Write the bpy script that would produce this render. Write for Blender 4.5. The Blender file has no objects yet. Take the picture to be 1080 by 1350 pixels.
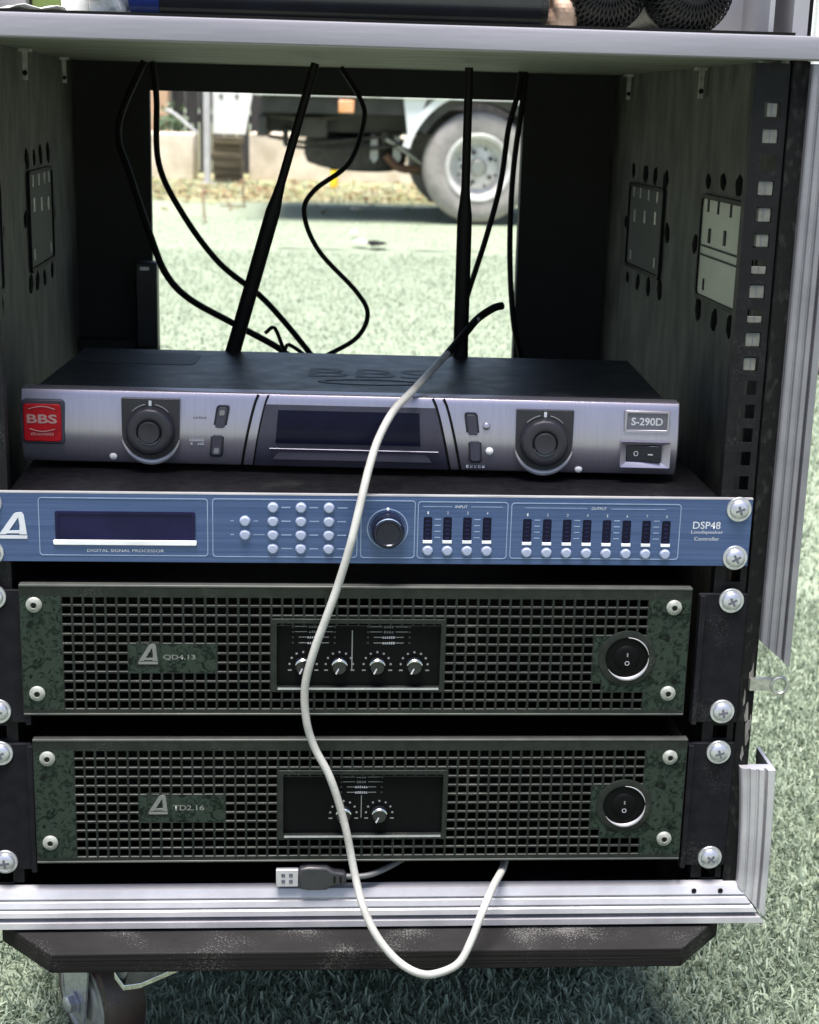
import bpy, bmesh, math, random
import numpy as np
from mathutils import Vector, Matrix
R = math.radians
random.seed(7)
rng = np.random.default_rng(7)
S = 0.001                                   # everything below is written in millimetres
sc = bpy.context.scene
col = sc.collection

# ------------------------------------------------------------------ camera
cd = bpy.data.cameras.new('camera'); cam = bpy.data.objects.new('camera', cd); col.objects.link(cam)
sc.camera = cam
right = Vector((0.9977141, -0.0623910, 0.0259607)); down = Vector((0.0090304, -0.2576247, -0.9662029)); fwd = Vector((0.0669704, 0.9642286, -0.2564724))
M4 = Matrix.Identity(4)
for i in range(3):
    M4[i][0] = right[i]; M4[i][1] = -down[i]; M4[i][2] = -fwd[i]
M4.translation = Vector((-0.03856, -0.91273, 0.47951))
cam.matrix_world = M4
cd.sensor_fit = 'HORIZONTAL'; cd.sensor_width = 36.0; cd.lens = 36.0*2002.287/1080
cd.clip_start = 0.02; cd.clip_end = 2000
cd.dof.use_dof = True; cd.dof.focus_distance = 0.97; cd.dof.aperture_fstop = 22

# ------------------------------------------------------------------ sky, sun, exposure
SUN_EL, SUN_AZ = 78.0, 200.0                # azimuth clockwise from +Y
w = bpy.data.worlds.new('World'); sc.world = w; w.use_nodes = True
nt = w.node_tree; bg = nt.nodes['Background']
sky = nt.nodes.new('ShaderNodeTexSky'); sky.sky_type = 'NISHITA'; sky.sun_disc = False
sky.sun_elevation = R(SUN_EL); sky.sun_rotation = R(SUN_AZ)
sky.air_density = 1.0; sky.dust_density = 3.0; sky.ozone_density = 1.0
nt.links.new(sky.outputs[0], bg.inputs[0]); bg.inputs[1].default_value = 0.08
sl = bpy.data.lights.new('sun', 'SUN'); sl.energy = 3.6; sl.angle = R(28); sl.color = (1.0, 0.96, 0.9)
so = bpy.data.objects.new('sun', sl); col.objects.link(so)
sd = Vector((math.sin(R(SUN_AZ))*math.cos(R(SUN_EL)), math.cos(R(SUN_AZ))*math.cos(R(SUN_EL)), math.sin(R(SUN_EL))))
so.rotation_euler = sd.to_track_quat('Z', 'Y').to_euler(); so.location = (0, 0, 6)
vs = sc.view_settings; vs.view_transform = 'Standard'; vs.look = 'None'; vs.gamma = 1.0; vs.use_curve_mapping = False
vs.exposure = 1.7
sc.cycles.max_bounces = 8; sc.cycles.use_denoising = True

# ------------------------------------------------------------------ materials
MATS = {}
def pm(name, c, rough=0.5, metal=0.0, c2=None, scale=60.0, stretch=(1, 1, 1), lo=0.35, hi=0.65, bump=0.0, bscale=None, spec=0.5,
       rvar=0.0, detail=6, trans=0.0, coat=0.0, dust=0.0, dustcol=(.35, .34, .32), dlo=1.16):
    """a Principled material with noise-mixed colour, uneven gloss, fine relief and, if asked, specks of dust"""
    m = bpy.data.materials.new(name); m.use_nodes = True
    n = m.node_tree.nodes; l = m.node_tree.links; b = n['Principled BSDF']
    b.inputs['Roughness'].default_value = rough; b.inputs['Metallic'].default_value = metal
    b.inputs['Specular IOR Level'].default_value = spec
    b.inputs['Coat Weight'].default_value = coat
    tc = n.new('ShaderNodeTexCoord'); mp = n.new('ShaderNodeMapping'); mp.inputs['Scale'].default_value = stretch
    l.new(tc.outputs['Object'], mp.inputs['Vector'])
    nz = n.new('ShaderNodeTexNoise'); nz.inputs['Scale'].default_value = scale; nz.inputs['Detail'].default_value = detail
    l.new(mp.outputs[0], nz.inputs['Vector'])
    mr = n.new('ShaderNodeMapRange'); mr.inputs[1].default_value = lo; mr.inputs[2].default_value = hi
    l.new(nz.outputs[0], mr.inputs[0])
    mx = n.new('ShaderNodeMix'); mx.data_type = 'RGBA'
    if c2 is None: c2 = tuple(x*0.8 for x in c)
    mx.inputs[6].default_value = (*c, 1); mx.inputs[7].default_value = (*c2, 1)
    l.new(mr.outputs[0], mx.inputs[0]); out = mx.outputs[2]
    if dust > 0:
        dn = n.new('ShaderNodeTexNoise'); dn.inputs['Scale'].default_value = 900; dn.inputs['Detail'].default_value = 3
        l.new(tc.outputs['Object'], dn.inputs['Vector'])
        dn2 = n.new('ShaderNodeTexNoise'); dn2.inputs['Scale'].default_value = 25
        l.new(tc.outputs['Object'], dn2.inputs['Vector'])
        ad = n.new('ShaderNodeMath'); ad.operation = 'ADD'; l.new(dn.outputs[0], ad.inputs[0]); l.new(dn2.outputs[0], ad.inputs[1])
        dr = n.new('ShaderNodeMapRange'); dr.inputs[1].default_value = dlo; dr.inputs[2].default_value = dlo+.16; dr.inputs[4].default_value = dust
        l.new(ad.outputs[0], dr.inputs[0])
        dm = n.new('ShaderNodeMix'); dm.data_type = 'RGBA'; l.new(dr.outputs[0], dm.inputs[0]); l.new(out, dm.inputs[6]); dm.inputs[7].default_value = (*dustcol, 1)
        out = dm.outputs[2]
    l.new(out, b.inputs['Base Color'])
    if rvar:
        rr = n.new('ShaderNodeMapRange'); rr.inputs[3].default_value = max(.02, rough-rvar); rr.inputs[4].default_value = min(1, rough+rvar)
        l.new(nz.outputs[0], rr.inputs[0]); l.new(rr.outputs[0], b.inputs['Roughness'])
    if bump:
        bz = n.new('ShaderNodeTexNoise'); bz.inputs['Scale'].default_value = bscale or scale; bz.inputs['Detail'].default_value = 5
        l.new(mp.outputs[0], bz.inputs['Vector'])
        bp = n.new('ShaderNodeBump'); bp.inputs['Strength'].default_value = min(1, bump); bp.inputs['Distance'].default_value = 0.0008
        l.new(bz.outputs[0], bp.inputs['Height']); l.new(bp.outputs[0], b.inputs['Normal'])
    if trans: b.inputs['Transmission Weight'].default_value = trans
    MATS[name] = m
    return m
pm('black_plastic', (.013, .013, .015), .45, c2=(.009, .009, .010), scale=90, rvar=.12, dust=.12)
pm('black_paint', (.007, .007, .009), .5, c2=(.004, .004, .005), scale=140, rvar=.1, bump=.12, bscale=700, dust=.04, spec=.07)
pm('ear_paint', (.0085, .0085, .011), .55, c2=(.006, .006, .008), scale=110, rvar=.1, bump=.15, bscale=800, dust=.04, spec=.07)
pm('black_rubber', (.006, .006, .006), .6, scale=200, spec=.12)
pm('rail_steel', (.006, .006, .008), .55, 0, c2=(.004, .004, .005), scale=160, rvar=.1, dust=.05, spec=.15)
pm('alu', (.21, .205, .235), .42, .5, c2=(.16, .155, .18), scale=30, stretch=(1, 1, 1), rvar=.12, bump=.1, bscale=260)
pm('alu_bright', (.44, .43, .46), .42, .4, c2=(.31, .30, .33), scale=26, rvar=.14, bump=.12, bscale=300)
pm('alu_lip', (.235, .225, .26), .5, .25, c2=(.18, .175, .205), scale=18, stretch=(.25, 1, 2), rvar=.1, bump=.15, bscale=180)
pm('zinc', (.52, .52, .58), .36, .85, c2=(.40, .40, .46), scale=300, rvar=.1)
pm('zinc_dull', (.42, .42, .40), .45, .9, c2=(.25, .25, .24), scale=200, rvar=.15)
pm('wall_ply', (.078, .076, .064), .75, c2=(.010, .010, .009), scale=48, stretch=(1.2, 1.2, .45), detail=11, bump=.8, bscale=110, lo=.3, hi=.7)
pm('shelf_ply', (.19, .195, .165), .7, c2=(.11, .12, .095), scale=24, stretch=(.5, 2, 1), bump=.3, bscale=90)
pm('rear_black', (.006, .006, .007), .7, c2=(.004, .004, .004), scale=50)
pm('ply_edge', (.006, .006, .0065), .8, c2=(.028, .027, .028), scale=260, stretch=(1, 1, .45), lo=.55, hi=.8, bump=.6, bscale=300, spec=.1)
pm('raw_wood', (.22, .21, .20), .8, c2=(.06, .056, .052), scale=120, stretch=(1, 1, .3), bump=.6, bscale=160)
pm('dolly_top', (.016, .0155, .0165), .75, c2=(.010, .0095, .010), scale=22, bump=.3, bscale=300, dust=.32, dustcol=(.26, .255, .25), spec=.12, dlo=1.16)
pm('dolly_edge', (.008, .007, .007), .8, c2=(.004, .004, .004), scale=40, stretch=(.12, .12, 9), bump=.8, bscale=60, dust=.12, spec=.15)
pm('blue_brushed', (.055, .088, .195), .42, .4, c2=(.030, .057, .14), scale=220, stretch=(.04, 1, 3), rvar=.1, bump=.12, bscale=420, lo=.3, hi=.7)
pm('blue_line', (.19, .25, .38), .5, .1)
pm('print_white', (.46, .47, .52), .6)
pm('print_grey', (.17, .175, .18), .6)
pm('white_plastic', (.62, .62, .65), .4)
pm('button_lilac', (.27, .30, .42), .5, c2=(.22, .25, .36))
pm('screen_navy', (.005, .0055, .026), .2, c2=(.010, .009, .042), scale=25, spec=.15)
pm('lcd_glass', (.004, .004, .016), .18, spec=.12)
pm('knob_black', (.007, .007, .010), .35, rvar=.1, scale=150)
pm('knob_navy', (.008, .009, .022), .22, .4)
pm('silver_lilac', (.335, .315, .385), .33, .75, c2=(.31, .29, .36), scale=240, stretch=(3, 1, .06), rvar=.06, dust=.06)
pm('silver_dark', (.12, .115, .16), .35, .5)
pm('lilac_grey', (.045, .042, .065), .42, .1, spec=.3)
pm('mixer_top', (.014, .014, .018), .42, c2=(.010, .010, .013), scale=70, rvar=.12, bump=.2, bscale=1400, dust=.14)
pm('mixer_emboss', (.015, .015, .019), .5)
pm('badge_red', (.40, .005, .013), .45, c2=(.28, .004, .010), scale=120, spec=.2)
pm('badge_print', (.42, .22, .22), .5)
pm('grille_metal', (.016, .0185, .0175), .42, .25, c2=(.010, .0125, .0115), scale=130, rvar=.12, dust=.1, spec=.2)
pm('panel_black', (.003, .003, .0035), .5, scale=130, spec=.06)
pm('chrome', (.75, .75, .76), .14, 1.0)
pm('white_cable', (.35, .345, .335), .45, c2=(.24, .235, .225), scale=45, rvar=.1, bump=.15, bscale=500, dust=.3, dustcol=(.14, .135, .12))
pm('grey_cable', (.10, .10, .105), .45)
pm('usb_black', (.022, .022, .027), .45, rvar=.1, scale=150, dust=.1)
pm('tyre', (.33, .305, .29), .85, c2=(.24, .22, .21), scale=14, bump=.4, bscale=90)
pm('tyre_dark', (.035, .033, .031), .85, c2=(.06, .055, .05), scale=20)
pm('wheel_rim', (.62, .61, .60), .45, .2, c2=(.48, .46, .44), scale=14)
pm('truck_white', (.78, .79, .80), .35, c2=(.66, .66, .66), scale=3)
pm('truck_black', (.022, .023, .022), .7, c2=(.055, .052, .048), scale=6)
pm('truck_under', (.055, .055, .052), .75, c2=(.025, .025, .024), scale=5)
pm('truck_blue', (.05, .12, .30), .4)
pm('amber', (.75, .30, .10), .3, c2=(.7, .4, .25))
pm('glass_dark', (.02, .025, .03), .06)
pm('rust', (.16, .08, .045), .8, c2=(.09, .05, .035), scale=40)
pm('concrete', (.70, .62, .53), .85, c2=(.48, .42, .33), scale=5, bump=.5, bscale=30)
pm('old_wood', (.15, .125, .085), .85, c2=(.06, .05, .033), scale=12, stretch=(.4, 1, 4), bump=.5, bscale=40)
pm('fence_dark', (.035, .033, .035), .8, c2=(.018, .017, .018), scale=8, stretch=(4, 4, .3))
pm('post_grey', (.50, .50, .53), .5, .1, c2=(.40, .40, .42), scale=8)
pm('sign_white', (.80, .80, .80), .5, c2=(.72, .72, .73), scale=3)
pm('yellow_paint', (.78, .55, .02), .5, c2=(.65, .42, .02), scale=10)
pm('peach_render', (.55, .36, .24), .8, c2=(.45, .30, .2), scale=5)
pm('leaf_green', (.06, .10, .04), .6, c2=(.03, .06, .022), scale=20)
pm('caster_tread', (.050, .028, .026), .45, c2=(.030, .018, .018), scale=80, dust=.2)
pm('caster_grey', (.30, .29, .28), .45, .2, c2=(.2, .2, .19), scale=100)
pm('navy_gloss', (.012, .013, .022), .3, c2=(.008, .009, .014), scale=60, coat=.2)
pm('blue_cap', (.015, .035, .20), .35)
pm('white_paper', (.75, .75, .74), .7, c2=(.66, .66, .66), scale=30)
pm('green_card', (.19, .27, .07), .6, c2=(.14, .20, .05), scale=40)
pm('peach_cloth', (.72, .50, .38), .7, c2=(.62, .42, .32), scale=60)
pm('box_grey', (.34, .33, .34), .7, c2=(.27, .26, .27), scale=15)
pm('lid_grey', (.30, .29, .32), .6, c2=(.24, .235, .26), scale=10, stretch=(3, 1, .4), bump=.3, bscale=60)
pm('mic_mesh', (.010, .010, .010), .45, .4)
pm('litter', (.30, .27, .165), .9, c2=(.22, .25, .125), scale=3.0, bump=.6, bscale=40)
pm('dish_pale', (.42, .42, .355), .55, .1, c2=(.31, .315, .26), scale=12)
pm('nut_grey', (.13, .13, .118), .55, .2, c2=(.09, .09, .085), scale=160)
pm('dial_grey', (.022, .021, .029), .42, spec=.3)
pm('glue_blot', (.003, .003, .003), .9, spec=.05)
pm('mic_wire', (.045, .045, .05), .45, .5)
pm('lip_grey', (.065, .068, .064), .45, .3, c2=(.05, .053, .05), scale=90)
pm('washer', (.30, .31, .29), .5, .3, c2=(.2, .205, .19), scale=300)
pm('emblem_grey', (.12, .125, .12), .6)
pm('seam_dark', (.035, .045, .03), .9)

def swirl_mat():                            # moulded, weathered green-black plate of the amplifier fronts
    m = bpy.data.materials.new('grille_plate'); m.use_nodes = True; n = m.node_tree.nodes; l = m.node_tree.links; b = n['Principled BSDF']
    tc = n.new('ShaderNodeTexCoord')
    nz = n.new('ShaderNodeTexNoise'); nz.inputs['Scale'].default_value = 75; nz.inputs['Detail'].default_value = 2
    l.new(tc.outputs['Object'], nz.inputs['Vector'])
    wv = n.new('ShaderNodeTexNoise'); wv.inputs['Scale'].default_value = 210; wv.inputs['Detail'].default_value = 2.5; wv.inputs['Distortion'].default_value = 1.6
    l.new(tc.outputs['Object'], wv.inputs['Vector'])
    ad = n.new('ShaderNodeMath'); ad.operation = 'MULTIPLY_ADD'; ad.inputs[1].default_value = .35; l.new(nz.outputs[0], ad.inputs[0]); l.new(wv.outputs[0], ad.inputs[2])
    rp = n.new('ShaderNodeValToRGB'); e = rp.color_ramp.elements
    e[0].position = .50; e[0].color = (.002, .0035, .0025, 1); e[1].position = .72; e[1].color = (.018, .028, .0215, 1)
    x = e.new(.60); x.color = (.006, .012, .0085, 1)
    l.new(ad.outputs[0], rp.inputs[0]); l.new(rp.outputs[0], b.inputs['Base Color'])
    b.inputs['Roughness'].default_value = .55; b.inputs['Metallic'].default_value = .1; b.inputs['Specular IOR Level'].default_value = .15
    MATS['grille_plate'] = m
swirl_mat()

def blade_mat(name, ramp, rough=.6):        # each blade or leaf takes its own colour
    m = bpy.data.materials.new(name); m.use_nodes = True; n = m.node_tree.nodes; l = m.node_tree.links; b = n['Principled BSDF']
    g = n.new('ShaderNodeNewGeometry'); rp = n.new('ShaderNodeValToRGB'); rp.color_ramp.interpolation = 'LINEAR'
    e = rp.color_ramp.elements
    e[0].position = ramp[0][0]; e[0].color = (*ramp[0][1], 1); e[1].position = ramp[-1][0]; e[1].color = (*ramp[-1][1], 1)
    for p, c in ramp[1:-1]: x = e.new(p); x.color = (*c, 1)
    l.new(g.outputs['Random Per Island'], rp.inputs[0]); l.new(rp.outputs[0], b.inputs['Base Color'])
    b.inputs['Roughness'].default_value = rough; b.inputs['Specular IOR Level'].default_value = .3
    tr = n.new('ShaderNodeBsdfTranslucent'); ms_ = n.new('ShaderNodeMixShader'); ms_.inputs[0].default_value = .35
    l.new(rp.outputs[0], tr.inputs[0]); l.new(b.outputs[0], ms_.inputs[1]); l.new(tr.outputs[0], ms_.inputs[2]); l.new(ms_.outputs[0], n['Material Output'].inputs[0])
    MATS[name] = m
blade_mat('turf_blade', [(0, (.06, .08, .05)), (.25, (.175, .22, .155)), (.6, (.29, .355, .265)), (1, (.44, .50, .40))])
blade_mat('dry_leaf', [(0, (.14, .085, .05)), (.35, (.29, .20, .115)), (.7, (.34, .30, .165)), (1, (.22, .26, .11))], .8)

def turf_mat():
    m = bpy.data.materials.new('turf'); m.use_nodes = True; n = m.node_tree.nodes; l = m.node_tree.links; b = n['Principled BSDF']
    tc = n.new('ShaderNodeTexCoord')
    n1 = n.new('ShaderNodeTexNoise'); n1.inputs['Scale'].default_value = 45; n1.inputs['Detail'].default_value = 8; n1.inputs['Roughness'].default_value = .7
    n2 = n.new('ShaderNodeTexNoise'); n2.inputs['Scale'].default_value = 1.2; n2.inputs['Detail'].default_value = 5
    for q in (n1, n2): l.new(tc.outputs['Object'], q.inputs['Vector'])
    r1 = n.new('ShaderNodeValToRGB'); e = r1.color_ramp.elements
    e[0].position = .33; e[0].color = (.165, .20, .14, 1); e[1].position = .62; e[1].color = (.265, .31, .225, 1)
    l.new(n1.outputs[0], r1.inputs[0])
    r2 = n.new('ShaderNodeMapRange'); r2.inputs[1].default_value = .35; r2.inputs[2].default_value = .7; r2.inputs[4].default_value = .35
    l.new(n2.outputs[0], r2.inputs[0])
    mx = n.new('ShaderNodeMix'); mx.data_type = 'RGBA'; l.new(r2.outputs[0], mx.inputs[0]); l.new(r1.outputs[0], mx.inputs[6]); mx.inputs[7].default_value = (.25, .285, .21, 1)
    l.new(mx.outputs[2], b.inputs['Base Color']); b.inputs['Roughness'].default_value = .9
    bp = n.new('ShaderNodeBump'); bp.inputs['Strength'].default_value = .8; bp.inputs['Distance'].default_value = .012
    l.new(n1.outputs[0], bp.inputs['Height']); l.new(bp.outputs[0], b.inputs['Normal'])
    MATS['turf'] = m
turf_mat()

# ------------------------------------------------------------------ mesh helpers
def rrect(x0, x1, z0, z1, r, n=4):
    p = []
    for cx, cz, a0 in ((x1-r, z1-r, 0), (x0+r, z1-r, 90), (x0+r, z0+r, 180), (x1-r, z0+r, 270)):
        for k in range(n+1):
            a = R(a0+90*k/n); p.append((cx+r*math.cos(a), cz+r*math.sin(a)))
    return p
def circ(cx, cz, r, n=24, rz=None): return [(cx+r*math.cos(2*math.pi*k/n), cz+(rz or r)*math.sin(2*math.pi*k/n)) for k in range(n)]
def catmull(P, k=8):
    P = [Vector(p) for p in P]; Q = [P[0]*2-P[1]] + P + [P[-1]*2-P[-2]]; out = []
    for i in range(1, len(Q)-2):
        a, b, c, d = Q[i-1:i+3]
        for j in range(k):
            t = j/k; out.append(.5*((2*b)+(c-a)*t+(2*a-5*b+4*c-d)*t*t+(3*b-a-3*c+d)*t**3))
    out.append(P[-1]); return out
class MB:
    def __init__(s): s.v = []; s.f = []; s.mi = []
    def add(s, vs, fs, m=0):
        o = len(s.v); s.v += [tuple(q) for q in vs]; s.f += [tuple(i+o for i in g) for g in fs]; s.mi += [m]*len(fs); return s
    def box(s, x0, x1, y0, y1, z0, z1, m=0):
        return s.add([(x0, y0, z0), (x1, y0, z0), (x1, y1, z0), (x0, y1, z0), (x0, y0, z1), (x1, y0, z1), (x1, y1, z1), (x0, y1, z1)],
                     [(0, 3, 2, 1), (4, 5, 6, 7), (0, 1, 5, 4), (1, 2, 6, 5), (2, 3, 7, 6), (3, 0, 4, 7)], m)
    @staticmethod
    def _p3(axis, p, h): return {'y': (p[0], h, p[1]), 'x': (h, p[0], p[1]), 'z': (p[0], p[1], h)}[axis]
    def prism(s, poly, a, b, axis='y', m=0):
        n = len(poly); vs = [s._p3(axis, p, a) for p in poly]+[s._p3(axis, p, b) for p in poly]
        return s.add(vs, [tuple(range(n)), tuple(range(2*n-1, n-1, -1))]+[(i, (i+1) % n, (i+1) % n+n, i+n) for i in range(n)], m)
    def ring(s, outer, inner, a, b, axis='y', m=0):
        n = len(outer); L = [[s._p3(axis, p, h) for p in q] for q, h in ((outer, a), (inner, a), (inner, b), (outer, b))]
        vs = sum(L, []); fs = []
        for k in range(4):
            o1, o2 = k*n, ((k+1) % 4)*n
            fs += [(o1+i, o1+(i+1) % n, o2+(i+1) % n, o2+i) for i in range(n)]
        return s.add(vs, fs, m)
    def lathe(s, prof, c, d=(0, -1, 0), n=24, m=0, wob=None, cap=True):
        """prof = (radius, height) pairs turned about direction d through point c"""
        d = Vector(d).normalized(); u = d.orthogonal().normalized(); v = d.cross(u); c = Vector(c); vs = []; fs = []; N = len(prof)
        for (r, h) in prof:
            for k in range(n):
                a = 2*math.pi*k/n; rr = r*(wob(k, h) if wob else 1)
                vs.append(c+d*h+u*(rr*math.cos(a))+v*(rr*math.sin(a)))
        for i in range(N-1):
            for k in range(n): fs.append((i*n+k, i*n+(k+1) % n, (i+1)*n+(k+1) % n, (i+1)*n+k))
        if cap and prof[0][0] > 1e-6: fs.append(tuple(range(n))[::-1])
        if cap and prof[-1][0] > 1e-6: fs.append(tuple(range((N-1)*n, N*n)))
        return s.add(vs, fs, m)
    def tube(s, path, r, n=10, m=0, k=8, smooth=True):
        P = catmull(path, k) if smooth else [Vector(p) for p in path]; N = len(P)
        rs = r if callable(r) else (lambda t: r)
        T = [(P[min(i+1, N-1)]-P[max(i-1, 0)]).normalized() for i in range(N)]
        u = T[0].orthogonal().normalized(); vs = []
        for i in range(N):
            u = (u-T[i]*u.dot(T[i])).normalized(); w_ = T[i].cross(u); q = rs(i/(N-1))
            for j in range(n):
                a = 2*math.pi*j/n; vs.append(P[i]+u*(q*math.cos(a))+w_*(q*math.sin(a)))
        fs = [(i*n+j, i*n+(j+1) % n, (i+1)*n+(j+1) % n, (i+1)*n+j) for i in range(N-1) for j in range(n)]
        fs += [tuple(range(n))[::-1], tuple(range((N-1)*n, N*n))]
        return s.add(vs, fs, m)
    def build(s, name, mat, parent=None, bevel=0, seg=2, ang=38, flat=False):
        off = Vector(ROOT.get(parent.name, (0, 0, 0))) if parent else Vector((0, 0, 0))
        me = bpy.data.meshes.new(name); bm = bmesh.new()
        bv = [bm.verts.new((Vector(q)-off)*S) for q in s.v]
        for g, mi in zip(s.f, s.mi):
            if len(set(g)) < 3: continue
            try: fc = bm.faces.new([bv[i] for i in g]); fc.material_index = mi
            except ValueError: pass
        bmesh.ops.remove_doubles(bm, verts=[q for q in bm.verts], dist=1e-7)
        bmesh.ops.recalc_face_normals(bm, faces=bm.faces); bm.to_mesh(me); bm.free()
        for mm in (mat if isinstance(mat, (list, tuple)) else [mat]): me.materials.append(MATS[mm])
        if not flat:
            me.polygons.foreach_set('use_smooth', [True]*len(me.polygons)); me.set_sharp_from_angle(angle=R(ang))
        o = bpy.data.objects.new(name, me); col.objects.link(o)
        if parent: o.parent = parent; ROOT[o.name] = tuple(off)
        if bevel:
            b = o.modifiers.new('bevel', 'BEVEL'); b.width = bevel*S; b.segments = seg; b.limit_method = 'ANGLE'; b.angle_limit = R(40); b.harden_normals = False
        return o
ROOT = {}
def tag(o, label=None, cat=None, group=None, kind=None):
    if label: o['label'] = label
    if cat: o['category'] = cat
    if group: o['group'] = group
    if kind: o['kind'] = kind
    return o
def thing(name, label, cat, loc=(0, 0, 0), rz=0, group=None, local=False):
    """an Empty at the thing's base; parts are then given in world millimetres, or about the base when local"""
    o = bpy.data.objects.new(name, None); col.objects.link(o); o.location = Vector(loc)*S; o.rotation_euler = (0, 0, rz)
    o.empty_display_size = .02; ROOT[o.name] = (0, 0, 0) if local else tuple(loc)
    return tag(o, label, cat, group)
def dup(root, dloc, label=None, skip=()):
    """a copy of a thing with copies of its parts and sub-parts"""
    r = root.copy(); col.objects.link(r); r.location = root.location+Vector(dloc)*S
    if label: r['label'] = label
    for ch in root.children:
        if ch.name.split('.')[0] in skip: continue
        c = ch.copy(); col.objects.link(c); c.parent = r
        for g in ch.children:
            d = g.copy(); col.objects.link(d); d.parent = c
    return r
def copy_part(o, d):
    c = o.copy(); col.objects.link(c); c.parent = o.parent; c.location = o.location+Vector(d)*S
    for g in o.children:
        k = g.copy(); col.objects.link(k); k.parent = c
    return c
def text(s, cx, cz, y, wd, ht, mat, parent, name='lettering', flat_z=None, bold=0.0, depth=.12, shear=0):
    """lettering fitted to a box wd x ht centred at (cx, cz) on the plane y, facing -Y"""
    cu = bpy.data.curves.new('lettering', 'FONT'); cu.body = s; cu.size = 1; cu.offset = bold; cu.shear = shear; cu.resolution_u = 3
    t = bpy.data.objects.new('t', cu); col.objects.link(t)
    dg = bpy.context.evaluated_depsgraph_get(); me = bpy.data.meshes.new_from_object(t.evaluated_get(dg))
    col.objects.unlink(t); bpy.data.objects.remove(t)
    V = np.array([q.co[:] for q in me.vertices]); lo = V.min(0); hi = V.max(0)
    off = ROOT.get(parent.name, (0, 0, 0))
    for q in me.vertices:
        a = (q.co.x-(lo[0]+hi[0])/2)/(hi[0]-lo[0])*wd; b = (q.co.y-(lo[1]+hi[1])/2)/(hi[1]-lo[1])*ht
        p = (cx+a, y, cz+b) if flat_z is None else (cx+a, cz+b, flat_z)
        q.co = ((p[0]-off[0])*S, (p[1]-off[1])*S, (p[2]-off[2])*S)
    me.materials.append(MATS[mat]); me.name = name
    o = bpy.data.objects.new(name, me); col.objects.link(o); o.parent = parent; ROOT[o.name] = off
    return o

def fine_print(cx, cz, y, wd, ht, mat, parent, n):
    """a line of print too small to read: n uneven strokes in a box wd x ht"""
    rp_ = random.Random(n*31+int(cx*7)); mb = MB(); p = wd/n
    for k in range(n):
        x = cx-wd/2+p*k; h = ht*rp_.uniform(.7, 1)
        mb.box(x+p*.1, x+p*.75, y-.06, y+.06, cz-ht/2, cz-ht/2+h*.35); mb.box(x+p*.1, x+p*.35, y-.05, y+.06, cz-ht/2+h*.36, cz-ht/2+h*.7); mb.box(x+p*rp_.uniform(.1, .3), x+p*.8, y-.06, y+.06, cz-ht/2+h*.71, cz-ht/2+h)
    return mb.build('fine_print', mat, parent, flat=True)

# ------------------------------------------------------------------ ground
GZ = -178.0
def sheet(name, x0, x1, y0, y1, z, mat, kind='structure', nx=1, ny=1, label=None, wob=0):
    mb = MB(); vs = []; fs = []
    for j in range(ny+1):
        for i in range(nx+1):
            vs.append((x0+(x1-x0)*i/nx+random.uniform(-wob, wob), y0+(y1-y0)*j/ny+random.uniform(-wob, wob), z))
    for j in range(ny):
        for i in range(nx): fs.append((j*(nx+1)+i, j*(nx+1)+i+1, (j+1)*(nx+1)+i+1, (j+1)*(nx+1)+i))
    mb.add(vs, fs); o = mb.build(name, mat); o['kind'] = kind
    for p in o.data.polygons:
        if p.normal.z < 0: p.flip()
    return o
sheet('turf_ground', -200000, 200000, -200000, 200000, GZ-8, 'turf')
def litter_strip():
    n = 70; x0, x1 = -9000, 14000; vs = []; fs = []
    for i in range(n+1):
        x = x0+(x1-x0)*i/n
        e = 10150+180*math.sin(x*.0011)+120*math.sin(x*.0041+1)+60*math.sin(x*.011)
        vs += [(x, e, GZ-4), (x, 15500, GZ+2), (x, 40000, GZ+2)]
    for i in range(n):
        for k in range(2): fs.append((3*i+k, 3*i+3+k, 3*i+4+k, 3*i+1+k))
    o = MB().add(vs, fs).build('litter_ground', 'litter'); o['kind'] = 'structure'
    for p in o.data.polygons:
        if p.normal.z < 0: p.flip()
litter_strip()

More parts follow.
